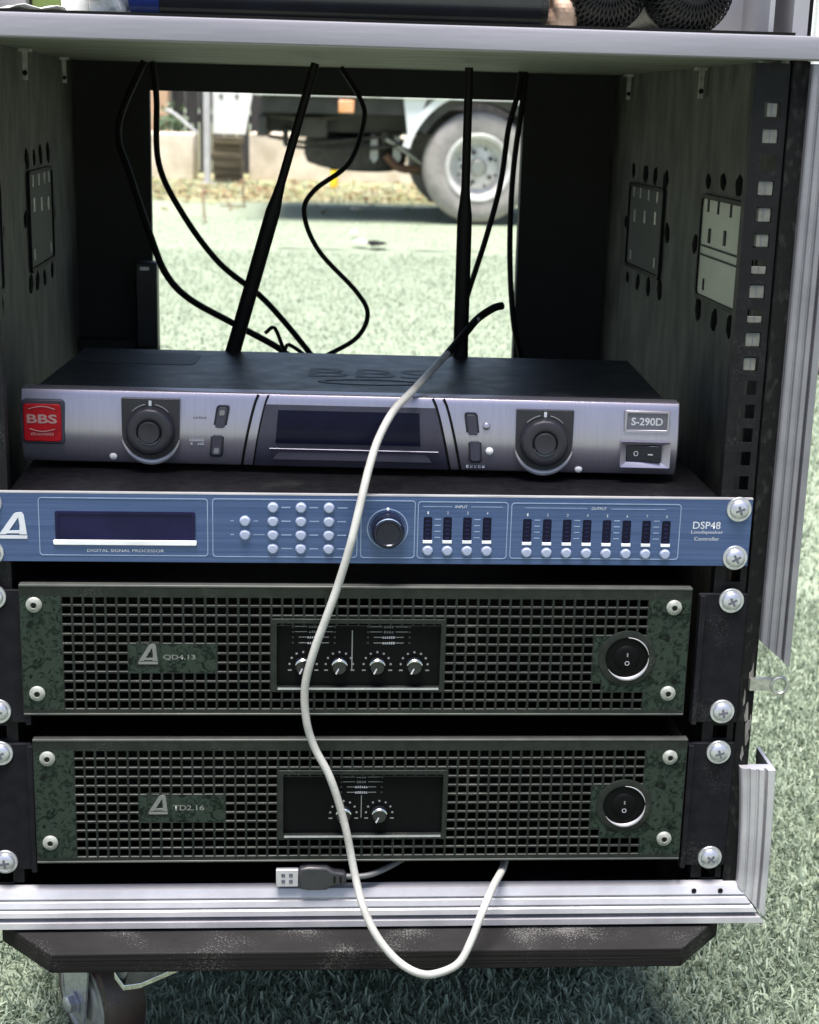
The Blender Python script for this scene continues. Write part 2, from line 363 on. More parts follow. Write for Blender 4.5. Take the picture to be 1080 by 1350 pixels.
def blades(name, mat, regions):
    """grass as one mesh of bent, tapering blades: regions = (x0, x1, y0, y1, count, length, width, keep)"""
    VV = []; nb = 0
    for (x0, x1, y0, y1, cnt, ln, wd, keep) in regions:
        x = rng.uniform(x0, x1, cnt); y = rng.uniform(y0, y1, cnt)
        cl = np.sin(x*.021+np.sin(y*.017)*2)*np.sin(y*.024+np.sin(x*.013)*2)
        ok = rng.random(cnt) < .72+.28*cl
        fx = np.minimum(x-x0, x1-x)/(.12*(x1-x0)); fy = np.minimum(y-y0, y1-y)/(.06*(y1-y0)); ok &= rng.random(cnt) < np.clip(np.minimum(fx, fy), .25, 1)
        if keep is not None: ok &= keep(x, y)
        x = x[ok]; y = y[ok]; n = len(x)
        L = ln*rng.uniform(.55, 1.25, n); W = wd*rng.uniform(.7, 1.3, n); a = rng.uniform(0, 2*np.pi, n); lean = rng.uniform(.2, 1.5, n)
        curl = a+rng.normal(0, .9, n)
        dx, dy = np.cos(a), np.sin(a); ex, ey = np.cos(curl), np.sin(curl); sx, sy = -np.sin(a)*W/2, np.cos(a)*W/2
        h1 = L*.5*np.cos(lean*.5); r1 = L*.5*np.sin(lean*.5)
        h2 = h1+L*.5*np.cos(lean*1.35); r2 = L*.5*np.sin(lean*1.35)
        z0 = np.full(n, GZ-9.0)
        A = np.stack([x-sx, y-sy, z0], 1); B = np.stack([x+sx, y+sy, z0], 1)
        mx_, my_ = x+dx*r1, y+dy*r1
        Cc = np.stack([mx_+sx*.85, my_+sy*.85, z0+h1], 1); D = np.stack([mx_-sx*.85, my_-sy*.85, z0+h1], 1)
        tx, ty = mx_+ex*r2, my_+ey*r2
        E_ = np.stack([tx+sx*.45, ty+sy*.45, z0+h2], 1); F_ = np.stack([tx-sx*.45, ty-sy*.45, z0+h2], 1)
        VV.append(np.stack([A, B, Cc, D, E_, F_], 1).reshape(-1, 3)); nb += n
    V = np.concatenate(VV)*S
    base = (np.arange(nb)*6)[:, None]
    F = np.concatenate([base+np.array([0, 1, 2, 3]), base+np.array([3, 2, 4, 5])], 1).reshape(-1)
    me = bpy.data.meshes.new(name); me.vertices.add(len(V)); me.vertices.foreach_set('co', V.ravel())
    me.loops.add(len(F)); me.loops.foreach_set('vertex_index', F)
    nf = nb*2; me.polygons.add(nf); me.polygons.foreach_set('loop_start', np.arange(nf)*4)
    me.polygons.foreach_set('use_smooth', [True]*nf)
    me.update(); me.validate(); me.materials.append(MATS[mat])
    o = bpy.data.objects.new(name, me); col.objects.link(o); return o
not_deep_under = lambda x, y: ~((abs(x) < 235) & (y > 330) & (y < 900))
g = blades('turf_grass', 'turf_blade', [
    (-520, 1050, -320, 1150, 420000, 12, 1.9, not_deep_under),
    (-900, 2300, 1150, 3000, 150000, 13, 2.8, None),
    (-2600, 3600, -3200, 3000, 120000, 13, 3.6, None),
    (-1300, 2600, 2900, 6440, 120000, 11, 3.4, None),
    (-1300, 2600, 6540, 8600, 26000, 7, 4.0, None)])
tag(g, 'short pale green artificial turf blades covering the ground', 'grass', kind='stuff')

# ------------------------------------------------------------------ flight case
case = thing('flight_case', 'open black flight case rack with aluminium edges on a caster dolly', 'flight case', (0, 250, GZ))
KX = -.0135                                  # the box stands a touch out of square
def sx(x, y): return x+KX*y
def slab(x0, x1, y0, y1, z0, z1, mb=None):
    mb = mb or MB()
    mb.add([(sx(x0, y0), y0, z0), (sx(x1, y0), y0, z0), (sx(x1, y1), y1, z0), (sx(x0, y1), y1, z0), (sx(x0, y0), y0, z1), (sx(x1, y0), y0, z1), (sx(x1, y1), y1, z1), (sx(x0, y1), y1, z1)],
           [(0, 3, 2, 1), (4, 5, 6, 7), (0, 1, 5, 4), (1, 2, 6, 5), (2, 3, 7, 6), (3, 0, 4, 7)])
    return mb
YB = 505
wr = slab(243, 252, 6, YB, -30, 513.4).build('side_panel', 'wall_ply', case)
wl = slab(-252, -243, 6, YB, -30, 513.4).build('side_panel', 'wall_ply', case)
slab(252.4, 255, 8, YB+8, -30, 690).build('outer_skin', 'black_paint', case); slab(-255, -252.4, 8, YB+8, -30, 690).build('outer_skin', 'black_paint', case)
slab(-252, 252, 2, YB, -42, -30.5).build('floor_panel', 'black_paint', case)
slab(-251.5, 251.5, 6, YB+4, 513.5, 524).build('shelf_panel', 'shelf_ply', case)
# rear frame round the open back
mb = MB(); slab(-252, -176, YB+.5, YB+12, -30, 520, mb); slab(161, 252, YB+.5, YB+12, -30, 520, mb); slab(-175.8, 160.8, YB+.5, YB+12, 489.5, 520, mb); slab(-175.8, 160.8, YB+.5, YB+12, -30, 120, mb)
mb.build('rear_frame', 'rear_black', case)
mb = MB(); slab(-243, -170, YB-22, YB, 255, 268, mb); mb.build('rear_foot', 'rear_black', case)
mb = MB(); mb.box(-196, -176, YB-28, YB-8, 262, 340); o = mb.build('rear_latch', 'black_plastic', case, bevel=2)
MB().box(-191, -183, YB-30, YB-28.2, 333, 336).build('latch_pin', 'zinc', o)
# upper compartment
slab(243, 252, 6, YB, 524.3, 690).build('upper_side_panel', 'lid_grey', case); slab(-252, -243, 6, YB, 524.3, 690).build('upper_side_panel', 'lid_grey', case)
slab(-242.8, 242.8, YB-10, YB, 524.3, 690).build('upper_rear_panel', 'lid_grey', case)
slab(228, 231, 4, 60, 526.5, 690).build('upper_divider', 'lid_grey', case)
# front black edges of the plywood, with chips where the trim is missing
mb = MB(); mb.box(243.5, 253.5, -1, 5.5, -24, 512.5)
pe = mb.build('panel_edge', 'ply_edge', case)
MB().box(-253.5, -243.5, -1, 5.5, -24, 512.5).build('panel_edge', 'ply_edge', case)
for cz, hh, ww, xo in ((126, 22, 4.6, 251), (104, 18, 3.2, 249.4), (90, 22, 3.6, 250.6), (74, 10, 2.4, 248.6), (114, 12, 1.8, 247.2), (97, 12, 1.6, 252.4)):
    p = [(xo+ww/2*math.cos(a)*random.uniform(.35, 1.3), cz+hh/2*math.sin(a)*random.uniform(.5, 1.25)) for a in [k*2*math.pi/9 for k in range(9)]]
    MB().prism(p, -1.9, -.6).build('wood_chip', 'raw_wood', pe)

def trim_profile(flip=1):                    # cross-section of the ridged edge extrusion: (across, out toward the viewer)
    return [(0, 0), (0, 5.5), (.8, 6.6), (3.4, 7.6), (4, 6.6), (4.8, 6.6), (5.4, 8), (8, 9), (8.6, 7.8), (9.6, 7.8), (10.2, 9.2), (12.6, 10), (13, 6.5), (14.4, 6.5), (14.8, 10.6), (18.6, 10.4), (19.4, 9), (19.4, -28), (17.4, -28), (17.4, 0)]
def trim_v(x0, sgn, z0, z1, cut0=0, cut1=0, bend=0, name='edge_trim', mat='alu'):
    pr = trim_profile(); n = len(pr); vs = []
    K = 6
    for k in range(K+1):
        t = k/K
        for (a, b) in pr:
            z = z0+(z1-z0)*t
            if k == 0: z += cut0*(a/19.4)
            if k == K: z += cut1*(a/19.4)
            vs.append((x0+sgn*a-sgn*bend*(t**2)*(1-a/30), -b, z))
    fs = [(k*n+i, k*n+(i+1) % n, (k+1)*n+(i+1) % n, (k+1)*n+i) for k in range(K) for i in range(n)]
    fs += [tuple(range(n))[::-1], tuple(range(K*n, K*n+n))]
    return MB().add(vs, fs).build(name, mat, case, ang=30)
trim_v(253.3, 1, 154, 511, cut0=-16)
trim_v(-252.8, -1, -24, 511)
trim_v(252.4, 1, -20, 66, cut0=-21.5, bend=5, mat='alu_bright')
# the bottom rail, ridged, with a mitred end and two rivet holes
prf = [(0, 0), (1.5, 5), (3.6, 6.2), (6.6, 7.6), (7.2, 6.4), (8.2, 6.4), (9.0, 8.4), (12.4, 9.6), (12.9, 8.4), (13.9, 8.4), (15, 10.2), (18.4, 10.8), (18.9, 5), (21.6, 5), (22, 11.6), (26, 11.8), (26.8, 10), (26.8, -20), (24.5, -20), (24.5, 0)]
n = len(prf); vs = []
for x, sg in ((-252, -1), (252, 1)):
    for (a, b) in prf: vs.append((x+sg*a*.74, -b, -18.5-a))
rail = MB().add(vs, [(i, (i+1) % n, n+(i+1) % n, n+i) for i in range(n)]+[tuple(range(n))[::-1], tuple(range(n, 2*n))]).build('bottom_trim', 'alu_bright', case, ang=30)
for x in (222.5, 240.5): MB().lathe([(1.7, 0), (1.7, .5)], (x, -7.2, -22.6), n=12).build('rivet_hole', 'black_rubber', rail)
# the shelf's front lip
lp = [(-9, 512.8), (-10, 513.6), (-10.4, 523.6), (-9.8, 525.6), (-8, 526.3), (14, 526.3), (14, 524.6), (5.4, 524.4), (5.4, 512.8)]
MB().prism(lp, -274, 274, 'x').build('shelf_trim', 'alu_lip', case, ang=25)
MB().box(-242, 242, -4, 30, 526.6, 528.2).build('rubber_strip', 'black_rubber', case)
# rack rails with square cage-nut holes
HZ = [0, 15.9, 31.75, 44.45, 60.3, 76.2, 88.9, 104.8, 120.65, 133.35, 149.2, 165.1, 180.9, 196.9, 209.5, 225.4, 241.3, 257.3, 273, 288, 303, 318, 333, 348, 362, 377.3, 392, 408, 423.6, 439, 454, 469.2, 484.5]
def rack_rail(sgn):
    x0, x1 = (221.5, 242.2); h0, h1 = 228.6, 238.2; mb = MB(); zs = [-21]
    q = lambda a, b, c, d: mb.box(min(sgn*a, sgn*b), max(sgn*a, sgn*b), .6, 2.6, c, d)
    q(x0, h0, -17, 511); q(h1, x1, -17, 511); prev = -17
    for z in [-13.5]+HZ:
        q(h0, h1, prev, z-4.6); prev = z+4.6
    q(h0, h1, prev, 511)
    mb.box(min(sgn*239.8, sgn*x1), max(sgn*239.8, sgn*x1), 2.7, 26, -17, 511)
    mb.box(min(sgn*x0, sgn*(x0+2)), max(sgn*x0, sgn*(x0+2)), 2.7, 9, -17, 511)
    return mb.build('rack_rail', 'rail_steel', case)
rr_ = rack_rail(1); rl_ = rack_rail(-1)
for z in (484.5, 469.2, 439, 423.6, 408, 392, 377.3, 362, 348, 333):
    hh = 4.4 if z not in (362, 392) else 2.6
    nu = MB().box(228.8+random.choice((0, 0, 1.6)), 238-random.choice((0, 0, 1.4)), 1.4, 6.5, z-4.5+random.uniform(0, .8), z-4.5+2*hh-random.uniform(0, .8)).build('cage_nut', 'nut_grey', rr_, bevel=.4)
    MB().box(233.1, 233.5, 1.1, 1.38, z-3.6, z-3.6+1.7*hh).build('nut_seam', 'silver_dark', nu)
# recessed handle dishes riveted into the side walls, seen from inside
def dish(sgn, y0, y1, z0, z1, mat, dark):
    X = lambda y: sgn*243+KX*y
    fr = MB(); out = rrect(y0, y1, z0, z1, 4, 3); inn = rrect(y0+3, y1-3, z0+3, z1-3, 3, 3)
    vs = []; n = len(out)
    for pl, dx in ((out, .2), (inn, .2), (inn, 2.6), (out, 2.6)): vs += [(X(a)-sgn*dx, a, b) for a, b in pl]
    fs = []
    for k in range(4):
        for i in range(n): fs.append((k*n+i, k*n+(i+1) % n, ((k+1) % 4)*n+(i+1) % n, ((k+1) % 4)*n+i))
    fr.add(vs, fs); fo = fr.build('dish_frame', 'black_paint', case)
    pl = rrect(y0+3.2, y1-3.2, z0+3.2, z1-3.2, 3, 3); n = len(pl)
    MB().add([(X(a)-sgn*.3, a, b) for a, b in pl]+[(X(a)-sgn*1.2, a, b) for a, b in pl], [tuple(range(n)), tuple(range(2*n-1, n-1, -1))]+[(i, (i+1) % n, n+(i+1) % n, n+i) for i in range(n)]).build('dish_plate', mat, fo)
    w_, h_ = y1-y0, z1-z0
    sl = [(.18, .9, 3, 9), (.42, .9, 3, 9), (.66, .9, 3, 9), (.86, .9, 3, 9), (.2, .66, 5, 10), (.5, .64, 5, 10), (.8, .62, 5, 10), (.15, .17, 3, 8), (.85, .15, 3, 8)]
    for (a, b, ww, hh) in sl:
        cy, cz = y0+a*w_, z0+b*h_
        MB().add([(X(cy)-sgn*1.25, cy-ww/2, cz-hh/2), (X(cy)-sgn*1.25, cy+ww/2, cz-hh/2), (X(cy)-sgn*1.25, cy+ww/2, cz+hh/2), (X(cy)-sgn*1.25, cy-ww/2, cz+hh/2),
                  (X(cy)-sgn*1.9, cy-ww/2, cz-hh/2), (X(cy)-sgn*1.9, cy+ww/2, cz-hh/2), (X(cy)-sgn*1.9, cy+ww/2, cz+hh/2), (X(cy)-sgn*1.9, cy-ww/2, cz+hh/2)],
                 [(0, 1, 2, 3), (7, 6, 5, 4), (0, 4, 5, 1), (1, 5, 6, 2), (2, 6, 7, 3), (3, 7, 4, 0)]).build('slot', 'zinc_dull' if dark else 'black_paint', fo)
    if not dark:
        cz = z0+.47*h_
        for dz in (-3.2, 3.2):
            MB().add([(X(y0+10)-sgn*1.3, y0+10, cz+dz-.6), (X(y1-4)-sgn*1.3, y1-4, cz+dz-.6), (X(y1-4)-sgn*1.3, y1-4, cz+dz+.6), (X(y0+10)-sgn*1.3, y0+10, cz+dz+.6),
                      (X(y0+10)-sgn*2, y0+10, cz+dz-.6), (X(y1-4)-sgn*2, y1-4, cz+dz-.6), (X(y1-4)-sgn*2, y1-4, cz+dz+.6), (X(y0+10)-sgn*2, y0+10, cz+dz+.6)],
                     [(0, 1, 2, 3), (7, 6, 5, 4), (0, 4, 5, 1), (1, 5, 6, 2), (2, 6, 7, 3), (3, 7, 4, 0)]).build('crease', 'black_paint', fo)
    for (a, b) in ((.05, 1.12), (.32, 1.13), (.62, 1.12), (.95, 1.13), (-.09, .55), (1.1, .5), (.02, -.11), (.3, -.14), (.62, -.13), (.96, -.12)):
        cy, cz = y0+a*w_+random.uniform(-3, 3), z0+b*h_+random.uniform(-1.5, 1.5); r0 = random.uniform(5.2, 8)
        if not (10 < cy < YB-8): continue
        MB().lathe([(r0, 0), (r0*.9, .5), (r0*.4, .9), (0, 1)], (X(cy)-sgn*.25, cy, cz), d=(-sgn, 0, 0), n=16, wob=lambda k, h: 1+.13*math.sin(k*.8+cy)+.10*math.sin(k*1.9+cz)).build('rivet', 'glue_blot', fo)
dish(1, 284, 408, 353, 424, 'truck_under', True)
dish(1, 44, 172, 354, 427, 'dish_pale', False)
dish(-1, 238, 352, 354, 428, 'truck_under', True)
dish(-1, 20, 126, 354, 428, 'truck_under', True)
# little metal clips hanging under the shelf
def clip(x, y, s=1, mat='zinc_dull'):
    mb = MB(); mb.box(x-1.7*s, x+1.7*s, y-1, y+1, 500-8*s, 513); mb.box(x-4*s, x+4*s, y-2, y+8, 511.2, 513.2)
    o = mb.build('shelf_clip', mat, case)
    MB().lathe([(1.9*s, 0), (1.2*s, 1.2), (0, 1.5)], (x, y-1, 497), n=10).build('rivet', 'black_rubber', o)
clip(237, 190); clip(234, 430, 1); clip(-238, 205); clip(-241, 400, .9); clip(246, 8, 1.2); clip(236, 30, .7)
# eye ring on the outside edge where the trim ends
mb = MB(); mb.tube([(268.5+5.2*math.cos(a), -5, 123.6+5.6*math.sin(a)) for a in [2*math.pi*k/20 for k in range(21)]], 1.2, 8, smooth=False)
mb.box(249, 264.6, -5, -1.2, 120, 128); mb.build('eye_ring', 'zinc_dull', case)
# dolly board with clipped corners on casters
mb = MB(); pb = [(-238, 2), (-200, -38), (209, -38), (243, 0), (243, 505), (209, 540), (-200, 540), (-238, 505)]
vs = [(x, y, -47) for x, y in pb]+[(x, y, -61) for x, y in pb]; n = 8
mb.add(vs, [tuple(range(n))], 0); mb.f += [tuple(range(15, 7, -1))]; mb.mi += [1]
for i in range(n): mb.f.append((i, (i+1) % n, n+(i+1) % n, n+i)); mb.mi.append(1)
mb.build('dolly_board', ['dolly_top', 'dolly_edge'], case, bevel=1.2)
def caster(cx, cy, ax, full=True):
    ax = Vector(ax).normalized(); c = Vector((cx, cy, GZ+40)); sd_ = Vector((-ax.y, ax.x, 0))
    fk = MB(); fk.box(cx-34, cx+34, cy-34, cy+34, -64.5, -61.3)
    fk.lathe([(24, 0), (26, -6), (22, -10)], (cx, cy, -64.6), d=(0, 0, 1), n=24)
    for s in (-1, 1):
        o_ = c+ax*(s*19); pts = []
        for (u, z) in ((-24, 64-0), (24, 64), (12, -12), (-12, -12)):
            for th in (0, 2.2): pts.append(o_+sd_*u+Vector((0, 0, z if z < 0 else (-73-c.z)))+ax*(s*th))
        fk.add(pts, [(0, 2, 4, 6), (1, 7, 5, 3), (0, 1, 3, 2), (2, 3, 5, 4), (4, 5, 7, 6), (6, 7, 1, 0)])
    f_ = fk.build('caster_fork', 'zinc', case, bevel=.5)
    wh = MB(); wh.lathe([(17, -13), (32, -15), (38, -14), (40, -10), (40.5, 0), (40, 10), (38, 14), (32, 15), (17, 13)], c, d=ax, n=48)
    w1 = wh.build('caster_wheel', 'caster_tread', case)
    for s in (-1, 1):
        h = MB(); h.lathe([(31, 0), (31, 1.2), (28, 1.4), (26, -.6), (22, -.8), (20, 1.6), (17, 2), (15, .5), (7, 3), (0, 3)], c+ax*(s*14.4), d=ax*s, n=40); h.build('hub_disc', 'caster_grey', w1)
        b_ = MB(); b_.lathe([(9, 0), (9, 1.6), (6.6, 1.8), (6.6, 6), (5, 7), (0, 7.2)], c+ax*(s*21.4), d=ax*s, n=6); b_.build('axle_bolt', 'zinc', f_)
    return f_
f_ = caster(-183, 63, (-.8, -.6, 0))
pd = MB(); pp = [(-168, 18, -84), (-167, 16, -99), (-161, 14, -107), (-150, 15, -106), (-122, 24, -98), (-118, 26, -96)]
vs = []
for (x, y, z) in pp: vs += [(x, y, z), (x+.6, y-.4, z+4.6), (x+2, y+22, z+5), (x+2, y+22, z+2)]
fs = [(4*i+j, 4*i+(j+1) % 4, 4*i+4+(j+1) % 4, 4*i+4+j) for i in range(5) for j in range(4)]+[(0, 3, 2, 1), (20, 21, 22, 23)]
pd.add(vs, fs).build('brake_pedal', 'chrome', f_, bevel=.6)
caster(178, 165, (1, .2, 0)); caster(-183, 450, (1, -.3, 0)); caster(190, 450, (1, .3, 0))

# ------------------------------------------------------------------ rack screws
def screw(x, z, y, parent, rot=0, k=1.0):
    mb = MB(); mb.lathe([(8.2*k, 0), (8.2*k, .7), (7.9*k, 1.1), (6.3*k, 1.2), (6.2*k, 1.4), (5.9*k, 2.6), (4.6*k, 3.6), (2.6*k, 4.1), (0, 4.2)], (x, y, z), n=28)
    o = mb.build('rack_screw', 'zinc', parent)
    cr = MB(); c, s = math.cos(rot), math.sin(rot)
    for a in (0, 1):
        w_, l_ = (.75*k, 3.1*k) if a else (3.1*k, .75*k)
        P = [(-w_, -l_), (w_, -l_), (w_, l_), (-w_, l_)]
        cr.prism([(x+p*c-q*s, z+p*s+q*c) for p, q in P], y-4.35-.05*a, y-3.4)
    cr.build('cross_slot', 'silver_dark', o)
    return o

# ------------------------------------------------------------------ power amplifiers
def emblem(parent, x0, z0, wd, ht, y, mat, frame=True, base=True):
    mb = MB(); P = lambda l: [(x0+a*wd, z0+b*ht) for a, b in l]
    mb.prism(P([(0, .16), (.52, .92), (.60, .97), (.68, .80), (.28, .20), (.22, .16)]), y-.5, y)
    mb.prism(P([(.60, .97), (.80, .99), (.87, .90), (.96, .16), (.70, .16), (.72, .50), (.68, .80)]), y-.52, y)
    mb.prism(P([(.28, .20), (.32, .30), (.71, .30), (.70, .20)]), y-.48, y)
    if base: mb.prism(P([(-.03, 0), (.97, 0), (.97, .12), (-.03, .12)]), y-.5, y)
    o = mb.build('emblem', mat, parent)
    return o
PX, PZ, C0, RZ0 = 6.83, 6.27, -185.8, 80.6
def amplifier(name, label, xo, zo, knobs, word):
    A = thing(name, label, 'amplifier', (xo, 150, zo-6), group='rack amplifiers')
    X = lambda x: x+xo
    Z = lambda z: z+zo
    FY = -9.0
    MB().box(X(-209.5), X(208.5), 42.2, 400, Z(-3), Z(84)).build('chassis', 'black_paint', A)
    MB().box(X(-209), X(208), 40, 42, Z(2.4), Z(86)).build('inner_panel', 'panel_black', A)
    for sg, xa, xb in ((1, 211.5, 243), (-1, -243, -213)):
        e = MB(); e.box(xa if sg > 0 else xa, xb, -3, 0, zo-5.8, zo+82.4); e.box((211.5 if sg > 0 else -215), (215 if sg > 0 else -211.5), -7.5, -3.05, zo-5.8, zo+82.4)
        e.build('rack_ear', 'ear_paint', A, bevel=.5)
    for xa in (-210, 208.2): MB().box(X(xa), X(xa+.8), -3.3, 40, Z(2.4), Z(86)).build('cheek', 'panel_black', A)
    MB().box(X(-209), X(208), -3.3, 40, Z(1.6), Z(2.3)).build('cheek', 'panel_black', A); MB().box(X(-209), X(208), -3.3, 40, Z(86.1), Z(86.9)).build('cheek', 'panel_black', A)
    # perforated front
    solid = set()
    for j in range(12):
        for i in range(54):
            cx, cz = C0+(i+.5)*PX, RZ0-(j+.5)*PZ
            if 6 <= i <= 13 and 5 <= j <= 7: solid.add((i, j))
            if 19 <= i <= 34 and 3 <= j <= 9: solid.add((i, j))
            if (cx-170.5)**2+(cz-41)**2 < 25**2 and 3 < j < 10: solid.add((i, j))
            if cx > 165 and 3 < j < 10: solid.add((i, j))
    mb = MB(); y0, y1, y2 = FY, FY+.5, FY+2.2
    def quad(xa, xb, za, zb, y, m): mb.add([(X(xa), y, Z(za)), (X(xb), y, Z(za)), (X(xb), y, Z(zb)), (X(xa), y, Z(zb))], [(0, 1, 2, 3)], m)
    for j in range(12):
        for i in range(54):
            xa, xb, zb, za = C0+i*PX, C0+(i+1)*PX, RZ0-j*PZ, RZ0-(j+1)*PZ
            if (i, j) in solid:
                if 19 <= i <= 34 and 3 <= j <= 9: continue
                quad(xa, xb, za, zb, y0, 1 if not (19 <= i <= 34 and 3 <= j <= 9) else 0); continue
            hx, hz = .90, .85
            L = []
            for (dx, dz, y) in ((0, 0, y0), (hx-.33, hz-.33, y0), (hx, hz, y1), (hx, hz, y2)):
                L += [(X(xa+dx), y, Z(za+dz)), (X(xb-dx), y, Z(za+dz)), (X(xb-dx), y, Z(zb-dz)), (X(xa+dx), y, Z(zb-dz))]
            mb.add(L, [(4*k+q, 4*k+(q+1) % 4, 4*k+4+(q+1) % 4, 4*k+4+q) for k in range(3) for q in range(4)], 0)
    gx0, gx1, gz0, gz1 = C0, C0+54*PX, RZ0-12*PZ, RZ0
    quad(-210.5, gx0, gz0, gz1, y0, 1); quad(gx1, 209.5, gz0, gz1, y0, 1); quad(-210.5, 209.5, gz1, 86.4, y0, 0); quad(-210.5, 209.5, 3.2, gz0, y0, 0)
    # folded top and bottom lips and side returns
    o = mb.build('grille', ['grille_metal', 'grille_plate'], A, flat=True)
    for p in o.data.polygons:
        if p.normal.y > .5: p.flip()
    MB().box(X(-211), X(210), FY-.3, -3.5, Z(86.5), Z(88)).build('grille_lip', 'lip_grey', A, bevel=.4)
    MB().box(X(-211), X(210), FY-.3, -3.5, Z(1.7), Z(3.1)).build('grille_lip', 'lip_grey', A, bevel=.4)
    MB().box(X(-211), X(-210.2), FY+.1, -3.5, Z(3.2), Z(86.4)).build('grille_side', 'grille_metal', A); MB().box(X(209.2), X(210), FY+.1, -3.5, Z(3.2), Z(86.4)).build('grille_side', 'grille_metal', A)
    for (x, z) in ((-202, 16.4), (-202, 75), (198.8, 17), (198.8, 75.2)):
        s_ = MB(); s_.lathe([(5.0, 0), (4.9, .9), (3.9, 1.8), (2.0, 2.0), (1.7, 1.4), (0, 1.3)], (X(x), FY-.1, Z(z)), n=22); so_ = s_.build('grille_screw', 'washer', A)
        MB().lathe([(1.7, 0), (0, .05)], (X(x), FY-2.0, Z(z)), n=6).build('hex_socket', 'black_rubber', so_)
    # control window
    wx0, wx1, wz0, wz1 = -52.5, 50.8, 20.8, 63.5
    fr = MB().ring(rrect(X(-56.2), X(54), Z(17.6), Z(66.6), 1, 1), rrect(X(wx0), X(wx1), Z(wz0), Z(wz1), .6, 1), FY-.8, FY+4).build('window_frame', 'grille_metal', A, bevel=.3)
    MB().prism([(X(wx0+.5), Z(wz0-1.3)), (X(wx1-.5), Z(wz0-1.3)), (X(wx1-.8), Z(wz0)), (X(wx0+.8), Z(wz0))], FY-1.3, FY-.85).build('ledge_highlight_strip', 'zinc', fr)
    cp = MB().box(X(wx0-1), X(wx1+1), FY+3.0, FY+5.2, Z(wz0-1), Z(wz1+1)).build('control_panel', 'panel_black', A)
    py = FY+2.9
    marks = MB(); 
    zk = 34.8
    for kx in knobs:
        kb = MB(); kb.lathe([(5.4, 0), (5.2, 3), (4.6, 5.2), (4.1, 5.8), (0, 6)], (X(kx), py, Z(zk)), n=26); ko = kb.build('level_knob', 'knob_black', A)
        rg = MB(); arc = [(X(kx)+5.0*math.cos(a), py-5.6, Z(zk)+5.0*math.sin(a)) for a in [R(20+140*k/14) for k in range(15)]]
        rg.tube(arc, lambda t: .25+.75*math.sin(math.pi*t), 6, smooth=False); rg.build('knob_glint', 'chrome', ko)  # tapered bright crescent, a painted glint on the knob's upper edge
        MB().prism([(X(kx-2.6), Z(zk-3.6)), (X(kx-1.8), Z(zk-4.2)), (X(kx-.2), Z(zk-.6)), (X(kx-.8), Z(zk-.2))], py-6.3, py-6.0).build('knob_pointer', 'print_white', ko)
        for k in range(9):
            a = R(205-230*k/8); r_ = 8.6
            if k in (0, 8): marks.prism([(X(kx)+(7.2 if k else -9.6), Z(zk-4)), (X(kx)+(9.6 if k else -7.2), Z(zk-4)), (X(kx)+(9.6 if k else -7.2), Z(zk-3.2)), (X(kx)+(7.2 if k else -9.6), Z(zk-3.2))], py-.08, py+.05)
            else: marks.prism(circ(X(kx)+r_*math.cos(a), Z(zk)+r_*math.sin(a), .75, 8), py-.08, py+.05)
    groups = [-29.3, 18] if len(knobs) == 4 else [-2.0]
    for gx in groups:
        for q, z in enumerate((60.4, 57, 53.4, 49.6)):
            wl_ = 9.5 if q > 1 else 12
            marks.box(X(gx-wl_), X(gx-4.2), py-.08, py+.05, Z(z-.22), Z(z+.22)); marks.box(X(gx+4.2), X(gx+wl_), py-.08, py+.05, Z(z-.22), Z(z+.22))
            fine_print(X(gx), Z(z), py-.1, 6.5 if q < 2 else 8.2, 1.5, 'print_grey' if q < 2 else 'print_white', A, 4 if q < 2 else 6)
            for s in (-1, 1): MB().lathe([(.9, 0), (.7, .5), (0, .7)], (X(gx+s*13.2), py, Z(z)), n=8).build('indicator_light', 'knob_black', A)
    marks.build('printed_scale', 'print_grey', A, flat=True)
    MB().box(X(-2.2 if len(knobs) == 2 else -5.4), X(-1.7 if len(knobs) == 2 else -4.7), py-.1, py+.05, Z(31.5), Z(47.5 if len(knobs) == 2 else 58)).build('divider_line', 'print_grey', A)
    # emblem plate
    emblem(A, X(-138.5), Z(36.2), 12.2, 13.6, FY-.05, 'emblem_grey')
    fr = MB().ring(rrect(X(-140), X(-125.2), Z(34.6), Z(51.2), .4, 1), rrect(X(-139.4), X(-125.8), Z(35.2), Z(50.6), .3, 1), FY-.25, FY-.02).build('emblem_border', 'grille_metal', A)
    text(word, X(-113.4), Z(40.6), FY-.15, 20, 3.8, 'emblem_grey', A, bold=.02)
    # round power switch
    cx, cz = X(170.6), Z(41)
    bz = MB().lathe([(18.5, 0), (18.3, .9), (15.4, 1.5), (14.2, 1.3), (13.6, .4), (13.2, -3)], (cx, FY+.2, cz), n=44, cap=False).build('power_switch', 'grille_metal', A)
    MB().tube([(cx+13.8*math.cos(a), FY-1.3, cz+13.8*math.sin(a)) for a in [R(212+150*k/24) for k in range(25)]], lambda t: .15+1.15*math.sin(math.pi*t)**1.3, 8, smooth=False).build('switch_glint', 'alu_bright', bz)  # bright crescent: painted highlight on the lower side of the dark bezel ring
    MB().tube([(cx+14.0*math.cos(a), FY-1.2, cz+14.0*math.sin(a)) for a in [R(10+80*k/12) for k in range(13)]], lambda t: .1+.4*math.sin(math.pi*t), 6, smooth=False).build('switch_glint', 'alu_bright', bz)  # thinner painted highlight at the ring's upper right
    MB().lathe([(13.6, .25), (12.8, .5), (8.4, .5), (7.8, 1.1), (5.5, 1.6), (0, 1.8)], (cx, FY+.2, cz), n=36).build('switch_face', 'panel_black', bz)
    text('I', cx, cz+2.6, FY-1.75, .9, 2.6, 'print_grey', bz); text('O', cx, cz-3.0, FY-1.75, 3, 3, 'print_white', bz)
    return A
au = amplifier('power_amplifier', 'dark green perforated amplifier with four level knobs, directly under the blue processor', -4.6, 102.8, (-35.9, -13, 11, 34.6), 'QD4.13')
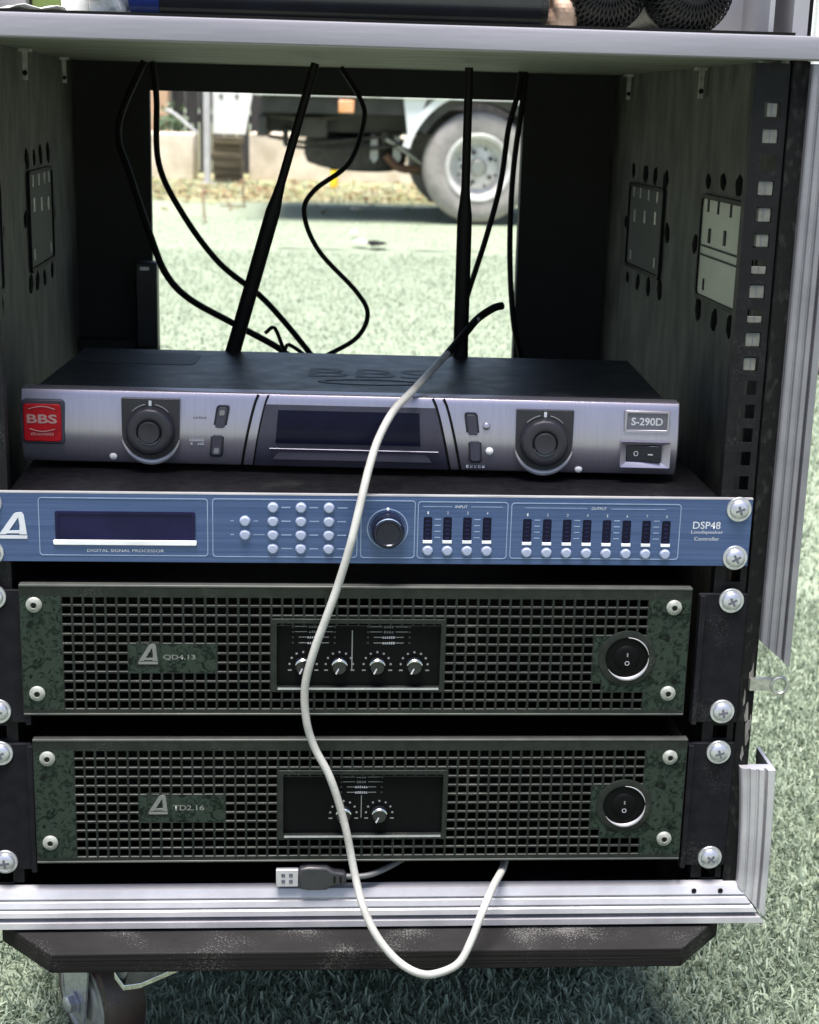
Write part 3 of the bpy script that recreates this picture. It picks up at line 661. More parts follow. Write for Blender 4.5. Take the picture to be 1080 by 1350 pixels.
al = amplifier('power_amplifier', 'dark green perforated amplifier with two level knobs, lowest unit in the case', 0, 0, (-13.5, 9.8), 'TD2.16')
for (x, z, y, p, rt) in ((232.5, 180.9, -3, au, .5), (232.5, 104.8, -3, au, .2), (-232.5, 104.8, -3, au, .1), (-232.5, 180.9, -3, au, .6), (232.5, 76.2, -3, al, .3), (232.5, 0, -3, al, .9), (-232.5, 76.2, -3, al, .5), (-232.5, 0, -3, al, .15)):
    screw(x, z, y, p, rt)

# ------------------------------------------------------------------ blue signal processor
D = thing('signal_processor', 'slim blue brushed metal signal processor with screen and round buttons', 'processor', (0, 100, 203.8))
MB().box(-222, 222, .2, 240, 205.5, 246).build('chassis', 'black_paint', D)
MB().box(-241.3, 241.3, -3, 0, 203.8, 247.4).build('front_panel', 'blue_brushed', D, bevel=.35)
MB().box(-241.2, 241.2, -3.1, -.2, 247.45, 248.3).build('top_edge', 'alu_bright', D)
screw(232.5, 241.3, -3, D, .35, .98); screw(232.5, 209.5, -3, D, .5, .98); screw(-232.5, 241.3, -3, D, .7, .98); screw(-232.5, 209.5, -3, D, .2, .98)
def border(x0, x1, z0, z1):
    MB().ring(rrect(x0, x1, z0, z1, 2, 3), rrect(x0+.55, x1-.55, z0+.55, z1-.55, 1.6, 3), -3.25, -2.95).build('border_line', 'blue_line', D)
border(-203, -99.8, 207.9, 244.9); border(-97.2, -7.4, 207.6, 245.1); border(-5.6, 28.4, 207.6, 244.9); border(29.8, 86.4, 207.5, 244.5); border(88.2, 195.8, 207.8, 244.2)
emblem(D, -227, 218.5, 17.5, 17, -3.02, 'print_white')
# display
scr = MB().ring(rrect(-193, -107.6, 218.4, 236.2, 1.2, 3), rrect(-191, -109.4, 220, 234.6, .8, 3), -3.7, -2.9).build('display_bezel', 'screen_navy', D)
MB().box(-191.2, -109.2, -3.1, -2.95, 219.8, 234.8).build('display_screen', 'screen_navy', scr)
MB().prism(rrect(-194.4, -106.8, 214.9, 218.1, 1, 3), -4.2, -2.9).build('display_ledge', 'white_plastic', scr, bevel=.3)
text('DIGITAL SIGNAL PROCESSOR', -150.5, 211.2, -3.1, 47, 1.8, 'print_white', D)
def button(x, z, r=3.05):
    return MB().lathe([(r+.35, 0), (r+.3, .3), (r+.05, .35), (r, 1.5), (r-.6, 2.2), (0, 2.35)], (x, -3, z), n=20).build('button', 'button_lilac', D)
bt = [(-77.1, 230.9), (-77.1, 222.1)]+[(x, z) for x in (-59.9, -42.6, -25.3) for z in (239.7, 230.9, 222.1, 213.3)]
b0 = button(*bt[0])
for (x, z) in bt[1:]: copy_part(b0, (x-bt[0][0], 0, z-bt[0][1]))
mk = MB()
for (x, z) in bt[2:]: mk.box(x+5.2, x+random.uniform(9, 12.5), -3.12, -2.95, z-.35, z+.35)
for z in (230.9, 222.1): mk.box(-86, -84, -3.12, -2.95, z-.3, z+.3)
mk.box(-72, -69, -3.12, -2.95, 230.6, 231.1); mk.box(-72, -65, -3.12, -2.95, 221.9, 222.3)
mk.build('button_print', 'blue_line', D, flat=True)
# rotary knob
MB().ring(circ(11.2, 226.7, 12.9, 40), circ(11.2, 226.7, 12.2, 40), -3.3, -2.9).build('dial_ring', 'blue_line', D)
MB().lathe([(1, 0), (.9, .4), (0, .5)], (11.2, -3, 239.2), n=10).build('dial_mark', 'white_plastic', D)
kn = MB().lathe([(10.6, 0), (10.4, 6), (9.8, 11), (8.8, 12.4), (7.6, 12.6), (7.0, 12.0), (0, 11.6)], (11.2, -3, 226.7), n=44, wob=lambda k, h: 1+.012*(k % 2)).build('rotary_knob', 'knob_navy', D)
MB().tube([(11.2+9.2*math.cos(a), -15.0, 226.7+9.2*math.sin(a)) for a in [R(35+110*k/16) for k in range(17)]], lambda t: .1+.38*math.sin(math.pi*t), 6, smooth=False).build('knob_glint', 'blue_line', kn)  # pale arc paints the light along the top of the rotary knob
# meters
ms = [36.3, 48.6, 61.0, 73.4]+[98.7+12.6*k for k in range(8)]
for i, x in enumerate(ms):
    z0 = 227.0 if i < 4 else 226.3-.08*(i-4)
    mt = MB().prism(rrect(x-2.7, x+2.7, z0-7.4, z0+7.4, .8, 2), -3.2, -2.9).build('level_meter', 'lcd_glass', D)
    for k in range(5):
        MB().box(x-1.3, x+1.3, -3.4, -3.21, z0-6+2.7*k-.6, z0-6+2.7*k+.6).build('meter_segment', 'screen_navy', mt)
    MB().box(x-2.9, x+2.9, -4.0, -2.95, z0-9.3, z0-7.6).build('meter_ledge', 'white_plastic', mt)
    copy_part(b0, (x+.25-bt[0][0], 0, z0-14.2-bt[0][1]))
    text(str(i+1 if i < 4 else i-3), x, z0+10.2, -3.1, .9, 1.8, 'print_white', D)
sk = MB()
for k in range(0, 12, 2):
    x = (ms[k]+ms[k+1])/2
    for q in range(4): sk.box(x-1.9, x+1.9, -3.12, -2.95, 221.3+3.9*q-.3, 221.3+3.9*q+.3)
for (a, b, z) in ((33, 51, 241.2), (63, 83, 241.2), (97, 136, 240.9), (151, 186, 240.6)): sk.box(a, b, -3.12, -2.95, z-.2, z+.2)
sk.build('scale_print', 'blue_line', D, flat=True)
text('INPUT', 57, 241.2, -3.1, 7.5, 1.7, 'print_white', D); text('OUTPUT', 143.5, 240.8, -3.1, 9.5, 1.7, 'print_white', D)
text('DSP48', 212.8, 230.6, -3.15, 17.6, 4.7, 'print_white', D, bold=.004); text('Loudspeaker', 213.4, 225.9, -3.15, 20.5, 2.7, 'print_white', D); text('Controller', 213.4, 221.8, -3.15, 16, 2.4, 'print_white', D)

# ------------------------------------------------------------------ silver karaoke mixer with its two antennas
B = thing('wireless_mixer', 'silver and black wireless mixer with red badge resting on the blue processor', 'mixer', (-11.5, 59, 247.8), -0.0517, local=True)
MB().box(-208, 209, 12, 186, 5, 49).build('chassis', 'mixer_top', B, bevel=1.5)
for (x, y) in ((-180, 30), (180, 30), (-180, 160), (180, 160)): MB().lathe([(8, 0), (9, -4.4), (8.6, -5)], (x, y, 5), d=(0, 0, 1), n=16).build('rubber_foot', 'black_rubber', B)
pf = [(13, 51.2), (.4, 51.2), (-.5, 50.4), (-1.4, 46.5), (-2.5, 41), (-3.6, 35), (-4.4, 29), (-4.7, 25), (-4.3, 20), (-3.3, 14), (-1.8, 8.5), (.2, 4), (1.6, 2.6), (13, 2.4)]
def faceY(z):
    q = sorted([(b, a) for a, b in pf[1:13]]); 
    return float(np.interp(z, [t[0] for t in q], [t[1] for t in q]))
fp = MB(); fp.prism(pf, -213, 214.5, 'x'); fpo = fp.build('front_panel', 'silver_lilac', B, bevel=.8, ang=50)
# dark joints and the dark centre bay
def groove(xt, xb, w_=.9, mat='black_rubber'):
    pth = []
    for k in range(13):
        t = k/12; z = 50.4-47.4*t; x = xt+(xb-xt)*(t**.75); pth.append((x, faceY(z)-.15, z))
    return MB().tube(pth, w_, 6, smooth=False).build('panel_joint', mat, fpo)
groove(-59.5, -70.5); groove(-53, -63, .7); groove(53.5, 66); groove(60.5, 73, .9)
mb = MB(); n = 12; vs = []
for k in range(n+1):
    t = k/n; z = 44.4-41*t; a = -54.6-8.2*(t**.75); b_ = 55.3+9.6*(t**.75)
    vs += [(a, faceY(z)-.5, z), (b_, faceY(z)-.5, z), (b_, faceY(z)+3, z), (a, faceY(z)+3, z)]
fs = [(4*k+j, 4*k+(j+1) % 4, 4*k+4+(j+1) % 4, 4*k+4+j) for k in range(n) for j in range(4)]+[(0, 3, 2, 1), (4*n, 4*n+1, 4*n+2, 4*n+3)]
cb = mb.add(vs, fs).build('display_bay', 'lilac_grey', fpo, ang=60)
mb = MB(); vs = []
for k in range(9):
    t = k/8; z = 41-21.5*t
    vs += [(-46.5-1.6*t, faceY(z)-1.0, z), (45+1.2*t, faceY(z)-1.0, z), (45+1.2*t, faceY(z)+2, z), (-46.5-1.6*t, faceY(z)+2, z)]
mb.add(vs, [(4*k+j, 4*k+(j+1) % 4, 4*k+4+(j+1) % 4, 4*k+4+j) for k in range(8) for j in range(4)]+[(0, 3, 2, 1), (32, 33, 34, 35)]).build('display_window', 'lcd_glass', cb, ang=60)
MB().tube([(-52, faceY(15.6)-.9, 15.6), (0, faceY(15.6)-.9, 15.6), (58, faceY(15.6)-.9, 15.6)], .45, 6).build('bay_lip', 'silver_dark', cb)
MB().prism([(-50, 8), (54, 8), (50, 13.6), (-46, 13.6)], faceY(11)-1.2, faceY(11)+1).build('bay_flap', 'lilac_grey', cb, bevel=.5)
# badge
MB().prism(rrect(-212.2, -184.4, 15.4, 44.6, 3, 4), -5.4, 2).build('badge_bezel', 'lilac_grey', B, bevel=.8)
bd = MB().prism(rrect(-210.8, -186.4, 17.2, 42, 2.4, 4), -6.6, -3).build('badge', 'badge_red', B, bevel=.7)
text('BBS', -198.6, 32.3, -6.9, 19.5, 6, 'badge_print', bd, bold=.03)
for zz, am, wd in ((38.6, 1.8, 17), (25.6, -1.6, 16)):
    MB().tube([(-198.6+(t-.5)*wd, -6.75, zz+am*math.sin(math.pi*t)) for t in [k/10 for k in range(11)]], .35, 5, smooth=False).build('badge_swirl', 'badge_print', bd)
fine_print(-198.6, 22.4, -6.7, 15, 1.9, 'badge_print', bd, 10)
# the two dial groups
def dial(cx, cz):
    yb = -6.2; pl = [(cx-18.6, cz+19.6), (cx-18.6, cz-1)]+[(cx+18.6*math.cos(R(180+180*k/20)), cz-2+18.6*math.sin(R(180+180*k/20))) for k in range(1, 20)]+[(cx+18.6, cz-1), (cx+18.6, cz+19.6)]
    p = MB().prism(pl, yb, 2).build('dial_plate', 'dial_grey', B)
    pth = [(cx+(19.2)*math.cos(R(195+150*k/24)), yb-.2, cz-2+19.8*math.sin(R(195+150*k/24))) for k in range(25)]
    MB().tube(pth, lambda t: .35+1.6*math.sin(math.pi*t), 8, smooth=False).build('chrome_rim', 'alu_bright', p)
    ar = [(cx+16.4*math.cos(R(45+90*k/16)), yb-.1, cz-.5+16.8*math.sin(R(45+90*k/16))) for k in range(17)]
    MB().tube(ar[:7], .4, 5, smooth=False).build('scale_arc', 'print_grey', p); MB().tube(ar[10:], .4, 5, smooth=False).build('scale_arc', 'print_grey', p)
    MB().box(cx-.9, cx+.9, yb-.4, yb+.1, cz+15.2, cz+18.6).build('scale_mark', 'print_white', p)
    k1 = MB().lathe([(15.6, -1), (15.4, 5), (14.8, 6.4), (13.6, 7.2), (9.4, 7.6), (8.2, 7), (7.6, 4.5)], (cx, yb, cz-1), n=56, wob=lambda k, h: 1+(.018 if k % 4 == 0 and h > 3 else 0)).build('dial', 'dial_grey', B)
    MB().lathe([(7.3, 3), (7.2, 8), (6.6, 8.8), (5.2, 8.6), (0, 7.8)], (cx, yb, cz-1), n=36).build('inner_dial', 'dial_grey', k1)
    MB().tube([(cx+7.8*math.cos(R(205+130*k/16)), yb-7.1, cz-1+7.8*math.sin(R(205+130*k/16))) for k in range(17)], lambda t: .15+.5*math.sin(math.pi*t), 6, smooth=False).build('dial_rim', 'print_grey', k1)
dial(-128.8, 27.2); dial(126.6, 25.8)
for (x, z) in ((-154.1, 7.6), (150.6, 5.9)): MB().lathe([(2.6, 0), (2.4, 1), (1.2, 1.6), (0, 1.7)], (x, faceY(z)+.4, z), n=16).build('front_screw', 'white_plastic', B)
def key(cx, cz, sl, dot):
    pl = [(x+sl*(z-cz), z) for x, z in rrect(cx-4.3, cx+4.3, cz-8, cz+8, 2, 3)]
    pi = [(x+sl*(z-cz), z) for x, z in rrect(cx-3.2, cx+3.2, cz-6.8, cz+6.8, 1.5, 3)]
    y = faceY(cz)
    s_ = MB().prism(pl, y-.7, y+3).build('key_surround', 'knob_navy', B)
    MB().prism(pi, y-1.6, y+2).build('push_key', 'lilac_grey', s_, bevel=.4)
    if dot: MB().prism([(x+sl*(z-cz), z) for x, z in rrect(cx-1.7, cx+1.7, cz+dot-1.8, cz+dot+1.8, .7, 2)], y-1.9, y-1.5).build('key_light', 'print_grey', s_)
key(-83.2, 35.4, .16, 3.4); key(-86.2, 17.2, .08, -3.6); key(79.4, 34.5, -.14, 0); key(82, 17.2, -.06, 0)
for (x, z, m) in ((88.8, 33.6, 'silver_lilac'), (91.4, 17.2, 'white_plastic')): MB().lathe([(2.6, 0), (2.4, 1.2), (1.4, 2), (0, 2.2)], (x, faceY(z), z), n=16).build('indicator_light', m, B)
fine_print(-99, 20.4, faceY(20.4)-.4, 10, 1.8, 'print_white', B, 7); fine_print(-96.5, 17.8, faceY(17.8)-.4, 4.5, 1.6, 'print_white', B, 3); fine_print(-102.5, 17.8, faceY(17.8)-.4, 1.6, 1.6, 'print_white', B, 1)
fine_print(82.9, 6.2, faceY(6.2)-.5, 13, 2, 'print_white', B, 5); fine_print(-97, 35, faceY(35)-.3, 9, 1.4, 'silver_dark', B, 5)
# model plate and rocker switch
fr = MB().ring(rrect(178.4, 207.8, 32.2, 46.4, .8, 2), rrect(180.2, 206.2, 33.8, 44.8, .4, 2), -5.2, 2).build('nameplate', 'silver_lilac', B, bevel=.3)
MB().box(180, 206.4, -4.2, 1, 33.6, 45).build('nameplate_panel', 'silver_dark', fr)
text('S-290D', 193.2, 39.2, -4.4, 20.5, 5.2, 'print_white', fr, bold=.02)
sw = MB()
o_, i_ = rrect(176.5, 209, 9.4, 26.4, .6, 1), rrect(180.5, 203.2, 12.6, 24, .5, 1)
n = len(o_); vs = [(x, -8.4, z) for x, z in o_]+[(x, -6.0, z) for x, z in i_]+[(x, 0, z) for x, z in i_]+[(x, 0, z) for x, z in o_]
sw.add(vs, [(k*n+i, k*n+(i+1) % n, ((k+1) % 4)*n+(i+1) % n, ((k+1) % 4)*n+i) for k in range(4) for i in range(n)])
so_ = sw.build('switch_well', 'silver_lilac', B)
rk = MB(); rk.prism([(180.7, -5.9), (191, -6.6), (193, -7.0), (203, -8.6), (203, 0), (180.7, 0)], 12.8, 23.8, 'z'); rko = rk.build('rocker_switch', 'knob_navy', so_, bevel=.4)
text('O', 186.8, 18.4, -6.75, 3, 3.4, 'print_white', so_); text('-', 196, 18.2, -8.3, 3.2, .9, 'print_white', so_)
# raised marks on the lid
text('BBS', 12, 98, 0, 88, 34, 'mixer_emboss', B, name='lid_emblem', flat_z=49.25)
MB().ring(circ(12, 62, 36, 40, 11), circ(12, 62, 31, 40, 8.5), 49.02, 49.4, 'z').build('lid_oval', 'mixer_emboss', B)
MB().prism(rrect(-196, -116, 116, 166, 8, 4), 49.02, 49.3, 'z').build('lid_sticker', 'mixer_emboss', B)
def antenna(x, dx, z1):
    mb = MB(); b0_ = Vector((x, 184, 20)); t0 = Vector((x+dx*.5, 180, 30+(z1-30)*.5)); t1 = Vector((x+dx, 176, z1))
    b0_ = Vector((x-dx*.05, 188, 36)); d = (t1-b0_)
    mb.tube([b0_, b0_+d*.1, b0_+d*.3, b0_+d*.48, b0_+d*.53, b0_+d*.57, b0_+d*.62, b0_+d*.8, b0_+d*.97, b0_+d], lambda t: 6.2 if t < .1 else (5.9-.6*t if t < .5 else (5.6-22*(t-.5) if t < .6 else 3.4-.8*(t-.6))), 12, smooth=False)
    a = mb.build('antenna', 'black_rubber', B)
    MB().lathe([(10, -6), (10, 6)], (x-dx*.05, 188, 36), d=(0, 1, 0), n=14).build('antenna_pivot', 'black_plastic', a)
antenna(-95.5, 62, 262); antenna(79.6, -1.5, 262)

# ------------------------------------------------------------------ cables
WC = thing('white_cable', 'thick white cable hanging in a loop in front of the rack units', 'cable', (20, -30, 120))
MB().tube([(109.5, 251, 335), (102, 246, 333.5), (89.2, 235, 326.8), (78, 208, 320.4), (67.2, 180, 314.6), (60, 158, 311.5)], 3.0, 12, k=6).build('silhouette_end', 'black_rubber', WC)  # black tube over the top end: the cable's dark silhouette painted in
rk_ = random.Random(11)
kink = lambda P: [(x+rk_.gauss(0, .25), y+rk_.gauss(0, .7), z+rk_.gauss(0, .25)) for x, y, z in P]
MB().tube(kink([(102, 246, 333.2), (89.2, 235, 326.8), (67.2, 180, 314.6), (45.5, 110, 307.5), (28, 48, 304.6), (15.1, 24, 296), (5.2, 10, 281.3), (-1.2, -4, 265.5), (-6.7, -15, 244.2), (-12.3, -19, 220.7), (-18.9, -21, 196.4), (-26.6, -22, 174.2), (-34.8, -22, 151.9), (-38.8, -22, 129.2), (-38.1, -22, 106.3), (-32.7, -22, 88.3), (-24.4, -24, 71), (-16.9, -26, 51), (-11.9, -28, 30.8), (-6.7, -32, 6.1), (-1.5, -45, -10.9), (7.6, -55, -26.6), (21.1, -60, -41.5), (35.8, -60, -49.8), (48.1, -58, -51.7), (60.3, -55, -46.1), (68.8, -48, -34.1), (75.5, -40, -19.8), (84.2, -25, -9.2), (94.5, 0, -9.1), (100, 40, -16), (96, 90, -24)]), 2.55, 12, k=6).build('sheath', 'white_cable', WC)
u = thing('usb_cable', 'grey USB lead with silver plug lying on the bottom aluminium rail', 'usb cable', (-30, -6, -18))
mo = MB().box(-57, -42.4, -10.5, -6, -15.8, -3.6).build('plug_shell', 'alu_bright', u, bevel=.5)
for x in (-53.5, -48.5):
    for z in (-8.6, -13): MB().box(x, x+2.4, -10.8, -10.52, z, z+2.4).build('plug_window', 'silver_dark', mo)
pbo = MB().prism([(-42, -16.6), (-36, -17.8), (-24, -17.6), (-20, -15), (-12, -13.6), (-11, -12), (-11, -7.5), (-12, -5.6), (-20, -4.4), (-24, -1.4), (-36, -1), (-42, -2.2)], -12.4, -4).build('plug_body', 'usb_black', u, bevel=1.4)
for x in (-19.5, -15.5): MB().box(x, x+1.4, -12.8, -12.45, -12, -7.4).build('strain_slot', 'black_rubber', pbo)
MB().tube([(-11.5, -8, -9.8), (2, -7, -9.8), (14, -2, -8), (27, 8, -6), (38, 26, -8.5), (52, 50, -20)], 2.0, 10).build('usb_wire', 'grey_cable', u)
def rear_cable(label, pts, r, Y=420, wob=10):
    P = [(x, Y+wob*math.sin(i*1.1), z) for i, (x, z) in enumerate(pts)]
    return tag(MB().tube(P, r, 8).build('black_cable', 'black_rubber'), label, 'cable', 'black cables hanging behind the mixer')
rear_cable('black cable bowing out over the dark rear frame at the far left', [(-178, 512), (-197.8, 472.3), (-201.5, 447.4), (-192.5, 422.6), (-174.3, 369), (-161.9, 336.8), (-142.6, 314.3), (-103.3, 291.8), (-63.6, 271), (-40, 252)], 3.0)
rear_cable('black cable sloping from the upper left corner of the rear opening to its middle', [(-171, 512), (-169.2, 482.3), (-168.2, 429.5), (-148.2, 388.8), (-116.2, 347.5), (-76.9, 315.5), (-36.9, 267.5), (-24, 246)], 2.6)
rear_cable('wavy S-shaped black cable in the centre of the rear opening', [(-14, 512), (2.8, 486.8), (6.3, 468.2), (-6, 433.3), (-35, 410.4), (-43.9, 391), (-31.2, 359), (2.3, 323.6), (12.6, 303.8), (3, 283.6), (-23.5, 267.7), (-50, 252)], 2.2, wob=4)
rear_cable('black cable slanting down behind the right upright antenna', [(139, 512), (137, 490), (131.1, 465.1), (125.1, 420.5), (113.7, 375), (97.2, 315.4), (90, 268), (86, 240)], 2.5)
rear_cable('nearly straight black cable along the right edge of the rear opening', [(143, 512), (142, 484.2), (136.7, 427.2), (135.5, 362.4), (140.1, 302.8), (148.4, 269.1), (152, 245)], 2.5)
tag(MB().tube([(-76, 380, 292), (-68, 384, 296), (-60, 388, 277), (-56, 390, 281), (-40, 396, 270)], 1.7, 8, k=4).build('cable_stub', 'black_rubber'), 'small kinked black cable end sticking up behind the mixer lid', 'cable')

# ------------------------------------------------------------------ things on the shelf
t = thing('black_speaker', 'long dark navy tube speaker with blue end lying on the shelf', 'speaker', (-20, 60, 528.3))
MB().prism(rrect(30, 92, 528.6, 592, 13, 6), -128, 98, 'x').build('body', 'navy_gloss', t, ang=30)
MB().prism(rrect(31, 91, 529.4, 591, 12, 6), 98.2, 102, 'x').build('end_cap', 'black_plastic', t)
MB().prism(rrect(30.5, 91.5, 529, 591.4, 12, 6), -146, -128.3, 'x').build('blue_end', 'blue_cap', t)
def mic(cx, label, hz):
    m = thing('microphone', label, 'microphone', (cx, 60, 528.3), group='microphones lying on the shelf')
    d = Vector((0, -1, .05)).normalized(); c0 = Vector((cx, 64, 528.6+26.2))
    MB().lathe([(0, -34), (8, -33), (18, -26), (24, -15), (26, 0), (24.4, 12), (19, 20), (10, 25), (0, 26.4)], c0, d=d, n=40).build('grille_core', 'mic_mesh', m)
    # woven wire: crossing spirals over the ball
    mb = MB()
    for k in range(44):
        for sg in (1, -1):
            pth = []
            for j in range(9):
                th = R(8+78*j/8); a = 2*math.pi*k/44+sg*.55*j/8
                q = 28; u_ = d.orthogonal().normalized(); v_ = d.cross(u_)
                pth.append(c0+d*(q*math.cos(th))+u_*(q*math.sin(th)*math.cos(a))+v_*(q*math.sin(th)*math.sin(a)))
            mb.tube(pth, .6, 4, smooth=False)
    mb.build('wire_mesh', 'mic_wire', m)
    MB().lathe([(26.6, -5), (27.2, -3), (27.2, 1), (26.6, 3)], c0-d*4, d=d, n=40).build('grille_band', 'black_plastic', m)
    MB().lathe([(19, -34), (17, -60), (13, -120), (12, -200), (11, -204)], c0, d=d, n=28).build('handle', 'black_plastic', m)
mic(139.5, 'black ball-head microphone on the shelf, next to the peach cloth', 0)
mic(192.5, 'black ball-head microphone on the shelf, nearer the grey right panel', 0)
def lump(name, label, cat, c, rx, ry, rz, mat, seed):
    rn = random.Random(seed); bm = bmesh.new(); bmesh.ops.create_icosphere(bm, subdivisions=4, radius=1)
    f = [Vector((rn.gauss(0, 1), rn.gauss(0, 1), rn.gauss(0, 1))) for _ in range(9)]; ph = [rn.uniform(0, 6) for _ in range(9)]
    for q in bm.verts:
        s_ = 1+sum(abs(math.sin(q.co.dot(f[i])*1.9+ph[i]))*.09-.045 for i in range(9))
        z = max(-.82, q.co.z*s_)
        q.co = Vector((q.co.x*s_*rx, q.co.y*s_*ry, (z+.82)*rz))*S
    me = bpy.data.meshes.new(name); bm.to_mesh(me); bm.free(); me.materials.append(MATS[mat])
    o = bpy.data.objects.new(name, me); col.objects.link(o); o.location = Vector(c)*S
    return tag(o, label, cat)
lump('peach_cloth', 'small crumpled peach cloth tucked against the left microphone', 'cloth', (116, 62, 528.3), 9, 12, 16, 'peach_cloth', 3)
lump('plastic_bag', 'crumpled white plastic bag on the shelf beside the navy speaker', 'bag', (-160, 48, 528.3), 13, 20, 22, 'white_paper', 5)
cp_ = MB(); cp_.lathe([(11, 0), (13.5, 34), (14, 34.4), (14, 35.2), (12.6, 35)], (-178.5, 66, 528.4), d=(0, 0, 1), n=28); tag(cp_.build('paper_cup', 'white_paper'), 'plain white paper cup on the shelf left of the plastic bag', 'cup')
gb = MB().box(-212.5, -186, 92, 130, 528.3, 578).build('green_carton', 'green_card', bevel=1); tag(gb, 'small green carton standing on the shelf behind the paper sheet', 'carton')
gb = MB().box(-241, -214, 84, 140, 528.3, 590).build('grey_carton', 'box_grey', bevel=1); tag(gb, 'grey pink carton at the far left end of the shelf', 'carton')
ps = MB(); vs = []; fs = []
for j in range(7):
    for i in range(13):
        x = -238+i*4.6; y = 32+j*7; vs.append((x, y, 529.2+2.4*math.sin(i*.7+j*.5)**2+1.8*math.sin(j*1.3+i*.2)**2))
for j in range(6):
    for i in range(12): fs.append((j*13+i, j*13+i+1, (j+1)*13+i+1, (j+1)*13+i))
o = ps.add(vs, fs).build('paper_sheet', 'white_paper'); sm = o.modifiers.new('thick', 'SOLIDIFY'); sm.thickness = .0004; tag(o, 'rumpled white paper sheet at the left front of the shelf', 'paper')

# ------------------------------------------------------------------ truck parked behind
T = thing('truck', 'small white flatbed truck seen from the side through the open back of the case', 'truck', (1500, 9100, GZ))
def truck_wheel(x, y, s):
    c = (x, y, GZ+330); d = (0, s, 0)
    tb = MB(); tb.lathe([(185, -40), (196, 4), (210, 8), (262, 14), (300, 4), (318, -14), (327, -45), (330, -95), (327, -145), (318, -178), (290, -190), (185, -180)], c, d=d, n=64, cap=False)
    w_ = tb.build('wheel', 'tyre', T)
    MB().lathe([(200, 8), (192, 16), (176, 12), (158, -40), (148, -78), (136, -82), (124, -66), (100, -58), (60, -56), (0, -56)], c, d=d, n=64, cap=False).build('rim', 'wheel_rim', w_)
    h = MB().lathe([(54, -57), (52, -24), (40, -10), (0, -8)], (x, y, GZ+330), d=d, n=24).build('hub_cap', 'zinc_dull', w_)
    for k in range(5):
        a = 2*math.pi*k/5+.6
        MB().lathe([(15, 0), (15, 16), (9, 22), (0, 22)], (x+92*math.cos(a), y-s*58, GZ+330+92*math.sin(a)), d=d, n=6).build('wheel_nut', 'tyre_dark', w_)
    for k in range(8):
        a = 2*math.pi*(k+.5)/8
        MB().lathe([(9, 0), (0, .8)], (x+116*math.cos(a), y-s*60, GZ+330+116*math.sin(a)), d=d, n=10).build('vent_hole', 'black_rubber', w_)
truck_wheel(957, 8290, -1); truck_wheel(3650, 8290, -1); truck_wheel(957, 9910, 1); truck_wheel(3650, 9910, 1)
for y in (8680, 9440): MB().box(-340, 4200, y, y+70, 330, 440).build('chassis_rail', 'truck_under', T, bevel=8)
for x in (-250, 180, 620, 1400, 2300): MB().box(x, x+70, 8750, 9440, 345, 425).build('cross_member', 'truck_under', T)
MB().tube([(957, 8480, GZ+330), (957, 9100, GZ+330), (957, 9720, GZ+330)], 55, 14, smooth=False).build('rear_axle', 'truck_under', T)
sp = MB().lathe([(150, -80), (170, -95), (250, -100), (305, -85), (325, -40), (325, 40), (305, 85), (250, 100), (170, 95), (150, 80)], (245, 8990, 215), d=(.05, -.08, 1), n=56, cap=False).build('spare_tyre', 'tyre_dark', T)
MB().lathe([(152, -60), (150, 0), (152, 60)], (245, 8990, 215), d=(.05, -.08, 1), n=40).build('spare_rim', 'rust', sp)
for x in (330, 470): MB().prism([(x, 320), (x+40, 320), (x+44, 180), (x+20, 150), (x-6, 180)], 8670, 8690).build('hanger', 'zinc_dull', T)
MB().tube([(420, 8660, 200), (500, 8655, 130), (620, 8660, 120), (700, 8670, 140)], 26, 12).build('leaf_spring', 'rust', T)
MB().tube([(420, 8640, 300), (540, 8640, 230), (640, 8650, 160)], 20, 10).build('shock_strut', 'zinc_dull', T)
MB().box(-370, 2700, 8250, 9950, 545, 590).build('bed_floor', 'truck_under', T)
MB().box(-370, 2700, 8236, 8250, 538, 940).build('side_board', 'truck_white', T, bevel=4); MB().box(-370, 2700, 9950, 9964, 538, 940).build('side_board', 'truck_white', T, bevel=4)
MB().box(-385, -371, 8240, 9960, 538, 940).build('tail_board', 'truck_white', T, bevel=4)
for x in (300, 1200, 2100): MB().box(x, x+60, 8222, 8235, 545, 930).build('board_post', 'truck_white', T, bevel=3)
MB().box(120, 210, 8222, 8236, 448, 520).build('side_reflector', 'amber', T, bevel=5); MB().box(120, 210, 8240, 8600, 470, 500).build('reflector_bracket', 'truck_black', T)
for k, (xa, xb, yy, zz) in enumerate(((-300, 520, 8640, 300), (-200, 600, 8620, 250), (-340, 300, 8560, 425))):
    MB().tube([(xa, yy, zz), (xa+(xb-xa)*.3, yy-20, zz-35+10*k), (xa+(xb-xa)*.65, yy, zz-10), (xb, yy+15, zz+30)], 11, 8).build('hose', 'tyre_dark', T)
for x in (-210, -20, 390, 560): MB().box(x, x+34, 8640, 8700, 250, 345).build('bracket', 'truck_black', T, bevel=4)
MB().box(-150, 60, 8560, 8670, 300, 420).build('battery_box', 'truck_black', T, bevel=10)
MB().box(-330, 560, 8300, 8660, 440, 536).build('under_beam', 'truck_black', T, bevel=8)
MB().box(-360, -300, 8420, 9780, 300, 420).build('rear_bumper', 'truck_black', T, bevel=8)
